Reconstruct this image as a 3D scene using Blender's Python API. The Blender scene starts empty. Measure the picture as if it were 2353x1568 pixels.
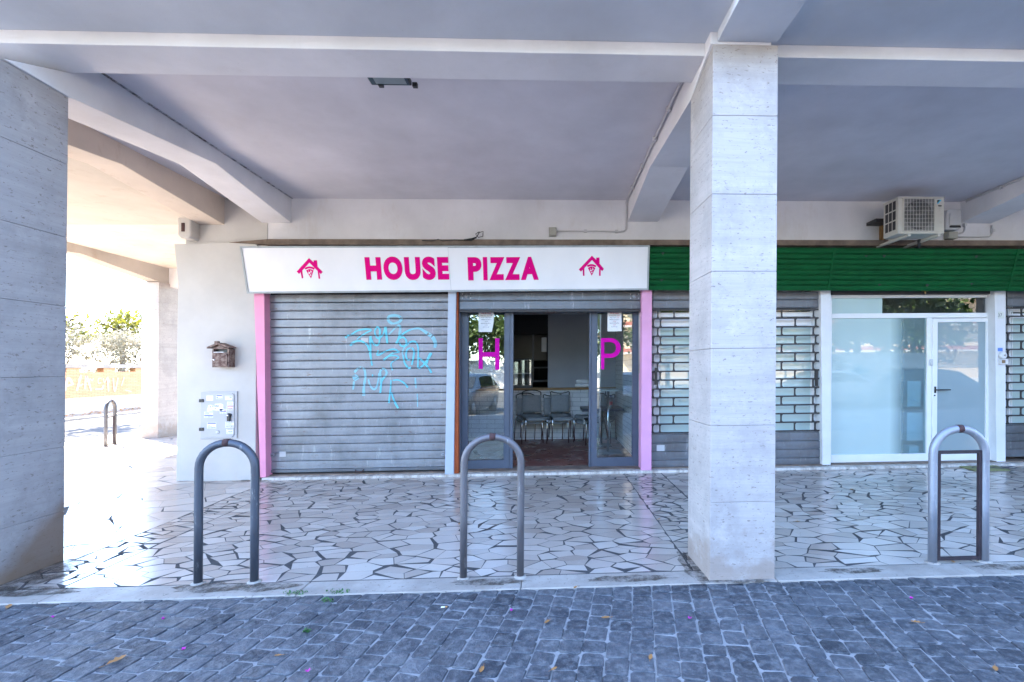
import bpy, bmesh, math, random
from mathutils import Vector, Matrix
from mathutils import noise as mnoise

SC = bpy.context.scene
# ------------------------------------------------------------------ camera
W, H = 2353., 1568.                  # grid in which the photograph was measured
F, CX, CY, EYE = 1120., 1311., 847., 1.55
A = math.atan(49 / 1120.)            # the camera looks a little to the right of the shop wall's normal
RHO = .0065                          # roll
SL = .0163                           # the street climbs 1.6 % to the right
R2 = (math.cos(A), -math.sin(A)); F2 = (math.sin(A), math.cos(A))
cam = bpy.data.cameras.new('camera'); camo = bpy.data.objects.new('camera', cam)
SC.collection.objects.link(camo); SC.camera = camo
Rv, Zv, Fv = Vector((R2[0], R2[1], 0)), Vector((0, 0, 1)), Vector((F2[0], F2[1], 0))
cr = Rv * math.cos(RHO) + Zv * math.sin(RHO); cu = Zv * math.cos(RHO) - Rv * math.sin(RHO)
m = Matrix((cr, cu, -Fv)).transposed().to_4x4(); m.translation = (0, 0, EYE); camo.matrix_world = m
cam.sensor_width = 36; cam.lens = F / W * 36; cam.clip_start = .05; cam.clip_end = 2000
cam.shift_x = (W / 2 - CX) / W; cam.shift_y = (CY - H / 2) / W
# ------------------------------------------------------------------ sky and sun
wd = bpy.data.worlds.new('World'); SC.world = wd; wd.use_nodes = True
nt = wd.node_tree; sky = nt.nodes.new('ShaderNodeTexSky'); sky.sky_type = 'NISHITA'; sky.sun_disc = False
SUN_EL, SUN_AZ = math.radians(50), math.atan2(-.80, .60)      # sun behind the building, to the left
sky.sun_elevation = SUN_EL; sky.sun_rotation = SUN_AZ; sky.air_density = 1.0; sky.dust_density = .6; sky.ozone_density = 4
bg = nt.nodes['Background']; bg.inputs['Strength'].default_value = .13
nt.links.new(sky.outputs[0], bg.inputs['Color'])
sl = bpy.data.lights.new('sun', 'SUN'); sl.energy = 4.6; sl.angle = math.radians(.5); sl.color = (1, .89, .74)
slo = bpy.data.objects.new('sun', sl); SC.collection.objects.link(slo)
sd = Vector((math.sin(SUN_AZ) * math.cos(SUN_EL), math.cos(SUN_AZ) * math.cos(SUN_EL), math.sin(SUN_EL)))
slo.rotation_euler = sd.to_track_quat('Z', 'Y').to_euler()
vs = SC.view_settings; vs.view_transform = 'Standard'; vs.look = 'None'; vs.gamma = 1; vs.exposure = 3.82
SC.cycles.max_bounces = 10; SC.cycles.diffuse_bounces = 6; SC.cycles.transparent_max_bounces = 24
SC.cycles.caustics_reflective = False; SC.cycles.caustics_refractive = False
SC.cycles.sample_clamp_indirect = 12

# ------------------------------------------------------------------ pixel of the photo -> point at a known depth
def ray(u, v):
    du, dv = u - CX, v - CY
    p = (du * math.cos(RHO) + dv * math.sin(RHO)) / F; q = (-du * math.sin(RHO) + dv * math.cos(RHO)) / F
    d = (F2[0] + p * R2[0], F2[1] + p * R2[1], -q)
    return Vector((d[0], d[1], d[2] - SL * d[0]))
O = Vector((0, 0, EYE))
def atY(u, v, Y): d = ray(u, v); return O + d * (Y / d.y)
def atX(u, v, X): d = ray(u, v); return O + d * (X / d.x)
def atZ(u, v, Z): d = ray(u, v); return O + d * ((Z - EYE) / d.z)
def zz(x0, y0, k): return lambda x, y: ((x0 + x * k) / 1.7408, (y0 + y * k) / 1.7408)
def S(p): return Vector((p[0], p[1], p[2] + SL * p[0]))

# ------------------------------------------------------------------ mesh builder
LOC = {}
class MB:
    def __init__(s): s.v = []; s.f = []; s.sm = []; s.tone = []; s.hard = True
    def face(s, idx, sm=False, tone=.5): s.f.append(idx); s.sm.append(sm); s.tone.append(tone)
    def poly(s, pts, sm=False, tone=.5):
        n = len(s.v); s.v += [Vector(p) for p in pts]; s.face(list(range(n, n + len(pts))), sm, tone)
    def hexa(s, p, tone=.5):                      # bottom four, top four
        n = len(s.v); s.v += [Vector(q) for q in p]
        for q in ((0, 3, 2, 1), (4, 5, 6, 7), (0, 1, 5, 4), (1, 2, 6, 5), (2, 3, 7, 6), (3, 0, 4, 7)):
            s.face([n + i for i in q], False, tone)
        return s
    def box(s, x0, x1, y0, y1, z0, z1, tone=.5):
        return s.hexa([(x0, y0, z0), (x1, y0, z0), (x1, y1, z0), (x0, y1, z0), (x0, y0, z1), (x1, y0, z1), (x1, y1, z1), (x0, y1, z1)], tone)
    def prism(s, pts, off, sm=False):
        off = Vector(off); n = len(s.v); k = len(pts)
        s.v += [Vector(p) for p in pts]; s.v += [Vector(p) + off for p in pts]
        s.face(list(range(n, n + k))[::-1]); s.face(list(range(n + k, n + 2 * k)))
        for i in range(k): s.face([n + i, n + (i + 1) % k, n + k + (i + 1) % k, n + k + i], sm)
        return s
    def tube(s, pts, r, n=8, closed=False, cap=True):
        pts = [Vector(p) for p in pts]; N = len(pts); b = len(s.v); up = None
        for i, p in enumerate(pts):
            a = pts[i - 1] if (i > 0 or closed) else pts[i]; c = pts[(i + 1) % N] if (i < N - 1 or closed) else pts[i]
            t = (c - a).normalized()
            if up is None:
                up = t.cross(Vector((0, 0, 1)))
                if up.length < .1: up = t.cross(Vector((0, 1, 0)))
            up = (up - t * up.dot(t)).normalized(); w = t.cross(up)
            rr = r[i] if isinstance(r, (list, tuple)) else r
            for k in range(n):
                an = 2 * math.pi * k / n; s.v.append(p + (up * math.cos(an) + w * math.sin(an)) * rr)
        for i in range(N if closed else N - 1):
            j = (i + 1) % N
            for k in range(n): s.face([b + i * n + k, b + i * n + (k + 1) % n, b + j * n + (k + 1) % n, b + j * n + k], True)
        if cap and not closed:
            s.face([b + k for k in range(n)][::-1]); s.face([b + (N - 1) * n + k for k in range(n)])
        return s
    def lathe(s, prof, c=(0, 0, 0), n=20, axis='z'):
        b = len(s.v); c = Vector(c)
        for r, h in prof:
            for k in range(n):
                a = 2 * math.pi * k / n; x, y = r * math.cos(a), r * math.sin(a)
                s.v.append(c + (Vector((x, y, h)) if axis == 'z' else Vector((x, h, y)) if axis == 'y' else Vector((h, x, y))))
        for i in range(len(prof) - 1):
            for k in range(n): s.face([b + i * n + k, b + i * n + (k + 1) % n, b + (i + 1) * n + (k + 1) % n, b + (i + 1) * n + k], True)
        s.face([b + k for k in range(n)][::-1]); s.face([b + (len(prof) - 1) * n + k for k in range(n)])
        return s
    def sheet(s, rows, th=None, sm=True):         # grid of points -> smooth sheet, optional thickness vector
        b = len(s.v); R = len(rows); K = len(rows[0])
        for r in rows: s.v += [Vector(p) for p in r]
        for i in range(R - 1):
            for k in range(K - 1): s.face([b + i * K + k, b + i * K + k + 1, b + (i + 1) * K + k + 1, b + (i + 1) * K + k], sm)
        if th is not None:
            th = Vector(th); b2 = len(s.v)
            for r in rows: s.v += [Vector(p) + th for p in r]
            for i in range(R - 1):
                for k in range(K - 1): s.face([b2 + i * K + k, b2 + (i + 1) * K + k, b2 + (i + 1) * K + k + 1, b2 + i * K + k + 1], sm)
            edge = [i for i in range(K)] + [i * K + K - 1 for i in range(1, R)] + [(R - 1) * K + i for i in range(K - 2, -1, -1)] + [i * K for i in range(R - 2, 0, -1)]
            for i in range(len(edge)):
                a, c = edge[i], edge[(i + 1) % len(edge)]; s.face([b + a, b2 + a, b2 + c, b + c])
        return s
    def build(s, name, mat, parent=None, local=False, bevel=0, fix=True, tone=False, loc=None, seg=2):
        pts = [Vector(p) for p in s.v] if local else [S(p) for p in s.v]
        me = bpy.data.meshes.new(name); o = bpy.data.objects.new(name, me)
        if not local:
            if parent is not None: base = LOC[parent.name]
            else:
                if loc is not None: base = S(loc)
                else:
                    xs = [p.x for p in pts]; ys = [p.y for p in pts]; z = min(p.z for p in pts)
                    base = Vector(((min(xs) + max(xs)) / 2, (min(ys) + max(ys)) / 2, z))
                o.location = base
            pts = [p - base for p in pts]; LOC[o.name] = base
        else: LOC[o.name] = Vector((0, 0, 0))
        me.from_pydata(pts, [], s.f)
        me.polygons.foreach_set('use_smooth', s.sm)
        if tone:
            at = me.color_attributes.new('tone', 'FLOAT_COLOR', 'CORNER'); buf = []
            for pl, t in zip(me.polygons, s.tone): buf += [t, t, t, 1] * pl.loop_total
            at.data.foreach_set('color', buf)
        if fix:
            bm = bmesh.new(); bm.from_mesh(me); bmesh.ops.recalc_face_normals(bm, faces=bm.faces); bm.to_mesh(me); bm.free()
        me.materials.append(mat); SC.collection.objects.link(o)
        if parent is not None: o.parent = parent
        if bevel:
            b = o.modifiers.new('bevel', 'BEVEL'); b.width = bevel; b.segments = seg; b.limit_method = 'ANGLE'; b.angle_limit = math.radians(50)
        return o
def thing(name, loc, label, cat, group=None, local=False, rz=0):
    o = bpy.data.objects.new(name, None); o.empty_display_size = .1; SC.collection.objects.link(o)
    o.location = Vector(loc) if local else S(loc); o.rotation_euler.z = rz
    LOC[o.name] = Vector((0, 0, 0)) if local else S(loc)
    return tag(o, label, cat, group)
def tag(o, label, cat, group=None):
    o['label'] = label; o['category'] = cat
    if group: o['group'] = group
    return o
def struct(o, kind='structure'): o['kind'] = kind; return o
def lab(o, t): o['label'] = t; return o
def dup(root, loc, rz, label, group=None):
    def cp(o, par):
        c = o.copy(); SC.collection.objects.link(c); c.parent = par
        for ch in o.children: cp(ch, c)
        return c
    r = cp(root, None); r.location = loc; r.rotation_euler.z = rz; r['label'] = label
    if group: r['group'] = group
    return r
def rnd(a, b): return random.uniform(a, b)
random.seed(7)

# ------------------------------------------------------------------ materials
class NM:
    def __init__(s, name, base=(.5, .5, .5), rough=.6, metal=0., spec=.5, coord='Object'):
        s.m = bpy.data.materials.new(name); s.m.use_nodes = True; s.nt = s.m.node_tree
        s.b = s.nt.nodes['Principled BSDF']; s.out = s.nt.nodes['Material Output']
        s.b.inputs['Base Color'].default_value = (*base, 1); s.b.inputs['Roughness'].default_value = rough
        s.b.inputs['Metallic'].default_value = metal; s.b.inputs['Specular IOR Level'].default_value = spec
        s.tc = s.nt.nodes.new('ShaderNodeTexCoord').outputs[coord]
    def n(s, t, **kw):
        o = s.nt.nodes.new(t)
        for k, v in kw.items(): setattr(o, k, v)
        return o
    def link(s, a, b): s.nt.links.new(a, b)
    def map(s, sc, off=(0, 0, 0)):
        q = s.n('ShaderNodeMapping'); s.link(s.tc, q.inputs[0]); q.inputs['Scale'].default_value = sc; q.inputs['Location'].default_value = off
        return q.outputs[0]
    def noise(s, sc=(1, 1, 1), scale=1., detail=4, rough=.55, dist=0., off=(0, 0, 0)):
        q = s.n('ShaderNodeTexNoise'); s.link(s.map(sc, off), q.inputs['Vector']); q.inputs['Scale'].default_value = scale
        q.inputs['Detail'].default_value = detail; q.inputs['Roughness'].default_value = rough; q.inputs['Distortion'].default_value = dist
        return q.outputs['Fac']
    def vor(s, sc=(1, 1, 1), scale=1., feature='F1', out='Distance'):
        q = s.n('ShaderNodeTexVoronoi', feature=feature); s.link(s.map(sc), q.inputs['Vector']); q.inputs['Scale'].default_value = scale
        return q.outputs[out]
    def ramp(s, fac, stops):
        q = s.n('ShaderNodeValToRGB'); s.link(fac, q.inputs[0]); e = q.color_ramp.elements
        while len(e) < len(stops): e.new(.5)
        for el, (p, c) in zip(e, stops):
            el.position = p; el.color = (c, c, c, 1) if isinstance(c, (int, float)) else (*c, 1)
        return q.outputs[0]
    def mix(s, fac, a, b, mode='MIX'):
        q = s.n('ShaderNodeMix', data_type='RGBA', blend_type=mode)
        for i, v in ((0, fac), (6, a), (7, b)):
            sock = q.inputs[i]
            if isinstance(v, (int, float)): sock.default_value = v if i == 0 else (v, v, v, 1)
            elif isinstance(v, tuple): sock.default_value = (*v, 1)
            else: s.link(v, sock)
        return q.outputs[2]
    def math(s, op, a, b=0.):
        q = s.n('ShaderNodeMath', operation=op)
        for i, v in enumerate((a, b)):
            if isinstance(v, (int, float)): q.inputs[i].default_value = v
            else: s.link(v, q.inputs[i])
        return q.outputs[0]
    def axis(s, i):
        q = s.n('ShaderNodeSeparateXYZ'); s.link(s.tc, q.inputs[0]); return q.outputs[i]
    def tone(s):
        q = s.n('ShaderNodeVertexColor'); q.layer_name = 'tone'; return q.outputs[0]
    def col(s, c): s.link(c, s.b.inputs['Base Color'])
    def rgh(s, c): s.link(c, s.b.inputs['Roughness'])
    def bump(s, h, strength=.3, dist=.01):
        q = s.n('ShaderNodeBump'); s.link(h, q.inputs['Height']); q.inputs['Strength'].default_value = strength; q.inputs['Distance'].default_value = dist
        s.link(q.outputs[0], s.b.inputs['Normal'])

def m_paint(name, c, rough=.6, var=.12, scale=2.5, bumps=.15, spec=.4, dirt=.0, dirtc=(.25, .2, .15), coat=0):
    M = NM(name, c, rough, 0, spec); k = 1 - var
    base = M.mix(M.ramp(M.noise(scale=scale, detail=6), [(.3, 0.), (.7, 1.)]), tuple(x * k for x in c), c)
    if dirt:
        base = M.mix(M.ramp(M.noise(scale=scale * 3.1, detail=8, rough=.7, off=(3, 1, 7)), [(.58, 0.), (.75, dirt)]), base, dirtc)
    M.col(base)
    if bumps: M.bump(M.noise(scale=scale * 14, detail=5), bumps, .004)
    if coat: M.b.inputs['Coat Weight'].default_value = coat; M.b.inputs['Coat Roughness'].default_value = .05
    return M.m
def m_plain(name, c, rough=.5, metal=0, spec=.5):
    M = NM(name, c, rough, metal, spec)
    M.col(M.mix(M.noise(scale=9, detail=4), tuple(x * .82 for x in c), tuple(min(1, x * 1.12) for x in c))); return M.m

def m_plaster(name, c, warm=(.6, .5, .4), stain=.35):
    M = NM(name, c, .85, 0, .2)
    a = M.ramp(M.noise(scale=1.1, detail=7, rough=.6), [(.3, 0.), (.72, 1.)])
    b = M.mix(a, tuple(x * .80 for x in c), c)
    s = M.ramp(M.noise(sc=(2.2, 2.2, .7), scale=1.6, detail=9, rough=.72, off=(5, 2, 1)), [(.56, 0.), (.78, stain)])
    b = M.mix(s, b, warm)
    sp = M.ramp(M.noise(scale=60, detail=2, off=(9, 9, 9)), [(.74, 0.), (.78, .35)])
    M.col(M.mix(sp, b, (.28, .24, .21)))
    M.bump(M.math('ADD', M.noise(scale=5, detail=3), M.math('MULTIPLY', M.noise(scale=70, detail=4), .35)), .22, .012)
    return M.m
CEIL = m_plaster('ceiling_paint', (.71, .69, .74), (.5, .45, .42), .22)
BEAM = m_plaster('beam_paint', (.80, .79, .82), (.52, .46, .42), .22)
SOFF = m_plaster('soffit_paint', (.62, .65, .71), (.5, .48, .47), .15)  # blue cast of light off the cobbles put into the paint colour
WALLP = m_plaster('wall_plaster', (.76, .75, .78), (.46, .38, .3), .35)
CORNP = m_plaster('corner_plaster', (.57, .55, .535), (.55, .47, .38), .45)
BEAMT = m_plaster('warm_light_dirty_beam_paint', (.66, .575, .50), (.36, .25, .16), .7)  # warm bounced light mixed into the tan base; the blotches are dirt
RAWC = m_paint('raw_concrete', (.26, .2, .165), .9, .5, 6, .6, .2)

def m_travertine(name, c=(.66, .62, .59), gloss=.5, stain=True, foot=False):
    M = NM(name, c, gloss, 0, .35)
    band = M.noise(sc=(.5, .5, 9), scale=1.4, detail=6, rough=.62, dist=.6)
    col = M.mix(M.ramp(band, [(.3, 0.), (.68, 1.)]), tuple(x * .87 for x in c), tuple(min(1, x * 1.06) for x in c))
    fine = M.noise(sc=(3, 3, 60), scale=1.6, detail=5, rough=.6)
    col = M.mix(M.ramp(fine, [(.5, 0.), (.7, .3)]), col, tuple(x * .66 for x in c))
    pit = M.noise(sc=(12, 12, 30), scale=2.2, detail=4, rough=.6, dist=.6)
    pf = M.ramp(pit, [(.61, 0.), (.67, .85)])
    blot = M.ramp(M.noise(sc=(1, 1, .8), scale=2.4, detail=9, rough=.72, off=(6, 6, 2)), [(.47, 0.), (.62, .55)])
    col = M.mix(blot, col, tuple(x * .68 for x in c))
    col = M.mix(M.ramp(M.noise(scale=3.6, detail=9, rough=.7, off=(1, 9, 5)), [(.58, 0.), (.7, .5)]), col, tuple(min(.9, x * 1.3) for x in c))
    col = M.mix(pf, col, (.2, .165, .15))
    if stain:
        z = M.axis(2)
        low = M.ramp(M.math('ADD', M.math('MULTIPLY', z, -.55), M.math('MULTIPLY', M.noise(scale=2.2, detail=6, rough=.65, off=(1, 4, 2)), 1.0)), [(.36, 0.), (.48, .6)])
        col = M.mix(low, col, (.27, .2, .155))
    if foot:                                                  # brown damp stain on the inner corner of the foot
        f1 = M.math('SUBTRACT', M.math('ADD', M.math('MULTIPLY', M.axis(1), .9), M.math('MULTIPLY', M.noise(scale=2.5, detail=7, rough=.65, off=(3, 0, 1)), .5)), M.math('MULTIPLY', M.axis(2), .95))
        col = M.mix(M.ramp(M.math('ADD', f1, 3.22), [(.42, 0.), (.62, .75)]), col, (.20, .125, .075))
    M.col(col)
    M.bump(M.math('SUBTRACT', M.math('MULTIPLY', band, .5), pf), .25, .006)
    return M.m
TRAV = m_travertine('travertine_cladding', (.44, .40, .385)); TRAVL = m_travertine('stained_travertine_cladding', (.40, .37, .365), foot=True)
JOINT = m_plain('stone_joint', (.2, .18, .17), .9)
M = NM('travertine_kerb', (.45, .4, .36), .5, 0, .3)
g = M.mix(M.ramp(M.noise(sc=(1, 1, 4), scale=3, detail=8, rough=.65), [(.3, 0.), (.7, 1.)]), (.27, .24, .215), (.43, .39, .35))
g = M.mix(M.ramp(M.noise(scale=1.1, detail=9, rough=.7, off=(2, 6, 1)), [(.47, 0.), (.7, .75)]), g, (.19, .16, .135))
M.col(M.mix(M.ramp(M.noise(scale=40, detail=3, off=(4, 1, 0)), [(.62, 0.), (.70, .7)]), g, (.12, .1, .09))); M.bump(M.noise(scale=30, detail=6), .25, .006); KERBM = M.m
M = NM('threshold_marble', (.6, .57, .54), .5)
M.col(M.mix(M.ramp(M.noise(sc=(3, 1, 1), scale=4, detail=8, rough=.7), [(.42, 0.), (.62, 1.)]), (.62, .59, .56), (.34, .3, .27))); THRESH = M.m

M = NM('paving_stone', (.5, .46, .43), .2, 0, .5)           # polished crazy paving
t = M.tone()
g = M.mix(M.noise(scale=3.2, detail=8, rough=.6), (.46, .405, .36), (.56, .51, .465))
g = M.mix(t, M.mix(1., g, (.66, .61, .58), 'MULTIPLY'), g)
g = M.mix(M.ramp(M.noise(scale=26, detail=5, rough=.6), [(.6, 0.), (.72, .18)]), g, (.62, .57, .52))
g = M.mix(M.ramp(M.noise(scale=44, detail=3, off=(4, 1, 0)), [(.68, 0.), (.74, .6)]), g, (.2, .17, .15))
dirt = M.ramp(M.noise(scale=.9, detail=8, rough=.7, off=(2, 8, 0)), [(.5, 0.), (.8, .3)])
M.col(M.mix(dirt, g, (.27, .23, .2)))
M.rgh(M.ramp(M.noise(scale=2.3, detail=7, rough=.65), [(.3, .11), (.75, .27)]))
M.bump(M.noise(scale=30, detail=4), .04, .003); STONE = M.m
M = NM('paving_grout', (.04, .04, .04), .85, 0, .1); M.col(M.mix(M.noise(scale=18, detail=5), (.04, .04, .044), (.10, .096, .096))); GROUT = M.m

M = NM('basalt_cobble', (.08, .08, .085), .55, 0, .45)
t = M.tone()
g = M.mix(t, (.028, .032, .042), (.076, .082, .097))
g = M.mix(M.ramp(M.noise(scale=22, detail=8, rough=.68), [(.46, 0.), (.66, .6)]), g, (.20, .205, .215))
g = M.mix(M.ramp(M.noise(scale=90, detail=3, rough=.6), [(.60, 0.), (.70, .5)]), g, (.03, .032, .036))
dust = M.ramp(M.noise(scale=1.6, detail=9, rough=.72, off=(3, 3, 0)), [(.48, 0.), (.70, .5)])
M.col(M.mix(dust, g, (.20, .20, .21)))
M.rgh(M.ramp(M.noise(scale=12, detail=6), [(.3, .42), (.7, .7)]))
M.bump(M.math('ADD', M.noise(scale=34, detail=7, rough=.65), M.math('MULTIPLY', M.noise(scale=7, detail=3), 1.6)), .95, .014); COB = M.m
M = NM('cobble_mortar', (.3, .3, .3), .9, 0, .2)
g = M.mix(M.noise(scale=14, detail=9, rough=.75), (.17, .17, .175), (.39, .385, .385))
M.col(M.mix(M.ramp(M.noise(scale=120, detail=2), [(.6, 0.), (.7, .5)]), g, (.12, .115, .11))); M.bump(M.noise(scale=60, detail=6), .5, .006); MORT = M.m
M = NM('asphalt', (.055, .055, .058), .85, 0, .3)
M.col(M.mix(M.noise(scale=2, detail=9, rough=.7), (.03, .031, .034), (.075, .075, .078))); M.bump(M.noise(scale=90, detail=4), .4, .006); ASPH = M.m
SIDEW = m_paint('side_pavement_concrete', (.42, .37, .30), .85, .2, 2, .4, .2, .4, (.2, .17, .14))

def m_steel(name, c=(.36, .38, .41), rust=.5, dark=.35):
    M = NM(name, c, .48, .55, .5)
    st = M.noise(sc=(2.2, 2.2, .9), scale=2.2, detail=8, rough=.65)
    g = M.mix(M.ramp(st, [(.32, 0.), (.66, 1.)]), tuple(x * .78 for x in c), tuple(min(1, x * 1.08) for x in c))
    g = M.mix(M.ramp(M.noise(sc=(5, 5, .9), scale=2.6, detail=9, rough=.75, off=(4, 0, 3)), [(.58, 0.), (.70, .6)]), g, (.62, .64, .66))
    g = M.mix(M.ramp(M.noise(scale=1.3, detail=8, rough=.7, off=(7, 2, 2)), [(.5, 0.), (.72, dark)]), g, (.10, .10, .105))
    g = M.mix(M.ramp(M.noise(sc=(3, 3, 9), scale=2.5, detail=9, rough=.75, off=(1, 5, 5)), [(.59, 0.), (.70, rust)]), g, (.16, .06, .028))
    M.col(g); M.rgh(M.ramp(st, [(.3, .38), (.7, .62)])); M.bump(M.noise(scale=30, detail=5), .1, .003)
    return M.m
STEEL = m_steel('galvanised_steel', (.29, .305, .335), .85, .55)
STEELD = m_steel('dirty_dark_steel', (.17, .185, .21), .6, .75)
RACKD = m_steel('dark_worn_tube', (.085, .095, .12), .35, .5)
RACKG = m_steel('grey_worn_tube', (.15, .14, .15), .4, .4)
RACKL = m_steel('light_galvanised_tube', (.31, .325, .37), .3, .25)
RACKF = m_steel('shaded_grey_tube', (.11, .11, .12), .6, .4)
RUST = m_paint('rusty_iron', (.085, .042, .042), .8, .5, 14, .5, .3)
GRILL = m_paint('black_grille_steel', (.035, .033, .036), .5, .4, 9, .2, .5, .5, (.09, .05, .035))
M = NM('sign_acrylic', (.80, .80, .83), .28, 0, .4)
M.col(M.mix(M.ramp(M.noise(sc=(1, 1, .6), scale=1.7, detail=6), [(.35, 0.), (.7, 1.)]), (.755, .755, .79), (.82, .82, .845))); SIGNW = M.m
MAGENTA = m_plain('magenta_vinyl', (.70, .0, .20), .6, 0, .08)
MAGDOOR = m_plain('purple_magenta_vinyl', (.60, .0, .34), .5, 0, .1)
ALU = m_paint('anodised_aluminium', (.38, .42, .45), .4, .3, 7, .0, .5, .5, (.2, .2, .2))
M = NM('green_painted_metal', (.0, .13, .035), .6, 0, .15)
g = M.mix(M.ramp(M.noise(sc=(1, 1, 3), scale=2, detail=7, rough=.65), [(.3, 0.), (.7, 1.)]), (.001, .055, .016), (.002, .10, .028))
g = M.mix(M.ramp(M.noise(scale=7, detail=9, rough=.75), [(.64, 0.), (.74, .5)]), g, (.03, .06, .035)); M.col(g); GREEN = M.m
PINK = m_paint('pink_paint', (.78, .30, .47), .5, .1, 3, .1, .4, .12, (.5, .3, .4))
PINKR = m_paint('mauve_pink_paint', (.76, .36, .58), .5, .12, 3, .1, .4, .12, (.5, .3, .4))
BLUEG = m_paint('pale_blue_paint', (.46, .52, .62), .5, .1, 3, .1, .4, .15, (.3, .33, .4))
ORANGE = m_paint('orange_red_paint', (.50, .10, .022), .55, .35, 6, .2, .4, .6, (.35, .02, .04))
FRAME = m_paint('blue_grey_aluminium', (.075, .095, .14), .4, .2, 5, 0, .5, .25, (.16, .17, .2))
WHITE = m_paint('white_aluminium', (.80, .80, .81), .35, .05, 4, 0, .5, .1, (.5, .47, .42))
WPILA = m_paint('white_pilaster_paint', (.74, .73, .75), .6, .1, 3, .1, .3, .3, (.42, .38, .33))
BLACK = m_plain('black_plastic', (.015, .015, .017), .4)
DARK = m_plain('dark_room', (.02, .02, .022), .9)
CHROME = m_plain('chrome', (.7, .7, .72), .15, 1)
FABRIC = m_paint('grey_fabric', (.30, .315, .325), .9, .15, 30, .3, .1)
GREYP = m_paint('grey_wall_panel', (.38, .39, .41), .8, .1, 3, .1, .2)
WOODY = m_paint('wooden_edge', (.35, .2, .08), .5, .35, 9, .1)
NAVY = m_plain('navy_table_top', (.02, .025, .045), .4)
ACW = m_paint('aged_ivory_metal', (.56, .54, .49), .5, .15, 4, 0, .4, .35, (.3, .26, .2))
PLAST = m_paint('grey_plastic', (.52, .52, .53), .45, .1, 5, 0, .5, .2, (.3, .3, .3))
JBOX = m_plain('grey_beige_plastic', (.36, .35, .31), .6)
PIPE = m_paint('painted_conduit', (.55, .54, .56), .6, .15, 6, 0)
METERD = m_paint('grey_cabinet', (.47, .47, .49), .5, .12, 5, 0, .4, .35, (.33, .32, .3))
PAPER = m_plain('white_paper', (.82, .83, .85), .7)
INK = m_plain('blue_ink', (.06, .08, .30), .7)
INKR = m_plain('red_ink', (.5, .06, .08), .7)
INKG = m_plain('green_ink', (.06, .36, .22), .7)
INKK = m_plain('black_ink', (.03, .025, .05), .7)
CYAN = m_plain('cyan_spray', (.12, .55, .68), .5)
CYANF = m_plain('faded_cyan_spray', (.22, .50, .60), .55)
MAIL = NM('rusty_mailbox_paint', (.2, .15, .13), .65, .2)
MAIL.col(MAIL.mix(MAIL.ramp(MAIL.noise(scale=22, detail=8, rough=.7), [(.42, 0.), (.6, 1.)]), (.085, .035, .03), (.27, .2, .17))); MAIL = MAIL.m
MATG = m_paint('olive_doormat', (.30, .31, .16), .95, .3, 30, .5, .1)
LEAFD = m_plain('dry_leaf', (.36, .17, .055), .7)
PETAL = m_plain('magenta_petal', (.55, .02, .35), .6)
def m_leaf(name, a, b, rough=.45, trans=.3):
    M = NM(name, a, rough, 0, .5)
    c = M.mix(M.noise(scale=2.2, detail=5), a, b); M.col(c)
    tr = M.n('ShaderNodeBsdfTranslucent'); M.link(c, tr.inputs[0])
    mx = M.n('ShaderNodeMixShader'); mx.inputs[0].default_value = trans
    M.link(M.b.outputs[0], mx.inputs[1]); M.link(tr.outputs[0], mx.inputs[2]); M.link(mx.outputs[0], M.out.inputs[0]); return M.m
LEAF = m_leaf('plane_tree_leaf', (.035, .075, .018), (.09, .13, .025))
LEAFY = m_leaf('sunlit_yellow_green_leaf', (.085, .10, .012), (.17, .16, .02), .5, .35)
OLEAN = m_leaf('oleander_leaf', (.14, .145, .10), (.34, .32, .27), .38, .2)  # leaf colour paled to carry bright gloss, along with white flowers
WEED = m_leaf('weed_leaf', (.03, .12, .025), (.07, .2, .05))
BARK = m_paint('bark', (.14, .115, .09), .9, .4, 10, .6, .2)
def m_glass(name, tint=(.93, .97, .97), refl=.10):
    M = NM(name); tr = M.n('ShaderNodeBsdfTransparent'); tr.inputs[0].default_value = (*tint, 1)
    gl = M.n('ShaderNodeBsdfGlossy'); gl.inputs['Roughness'].default_value = .0
    fr = M.n('ShaderNodeFresnel'); fr.inputs[0].default_value = 1.5
    fac = M.math('ADD', M.math('MULTIPLY', fr.outputs[0], 1.0), refl)
    mx = M.n('ShaderNodeMixShader'); M.link(fac, mx.inputs[0]); M.link(tr.outputs[0], mx.inputs[1]); M.link(gl.outputs[0], mx.inputs[2])
    M.link(mx.outputs[0], M.out.inputs[0]); M.nt.nodes.remove(M.b); return M.m
GLASS = m_glass('door_glass', (.86, .95, .97), .13)
CLEAR = m_glass('clear_glass', (.95, .97, .97), .03)
TRANG = m_glass('transom_glass', (.6, .62, .62), .12)
def m_frost(name, c, coat=.7, spec=.5):
    M = NM(name, c, .45, 0, spec)
    gl = M.n('ShaderNodeBsdfGlossy'); gl.inputs['Roughness'].default_value = .012
    mx = M.n('ShaderNodeMixShader'); mx.inputs[0].default_value = .08
    M.col(M.mix(M.ramp(M.noise(scale=.7, detail=2), [(.3, 0.), (.7, 1.)]), tuple(x * .93 for x in c), c))
    M.link(M.b.outputs[0], mx.inputs[1]); M.link(gl.outputs[0], mx.inputs[2]); M.link(mx.outputs[0], M.out.inputs[0])
    return M.m
FROST = m_frost('frosted_glass', (.48, .61, .60))
FROSTD = m_frost('frosted_door_glass', (.27, .35, .38))
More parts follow.
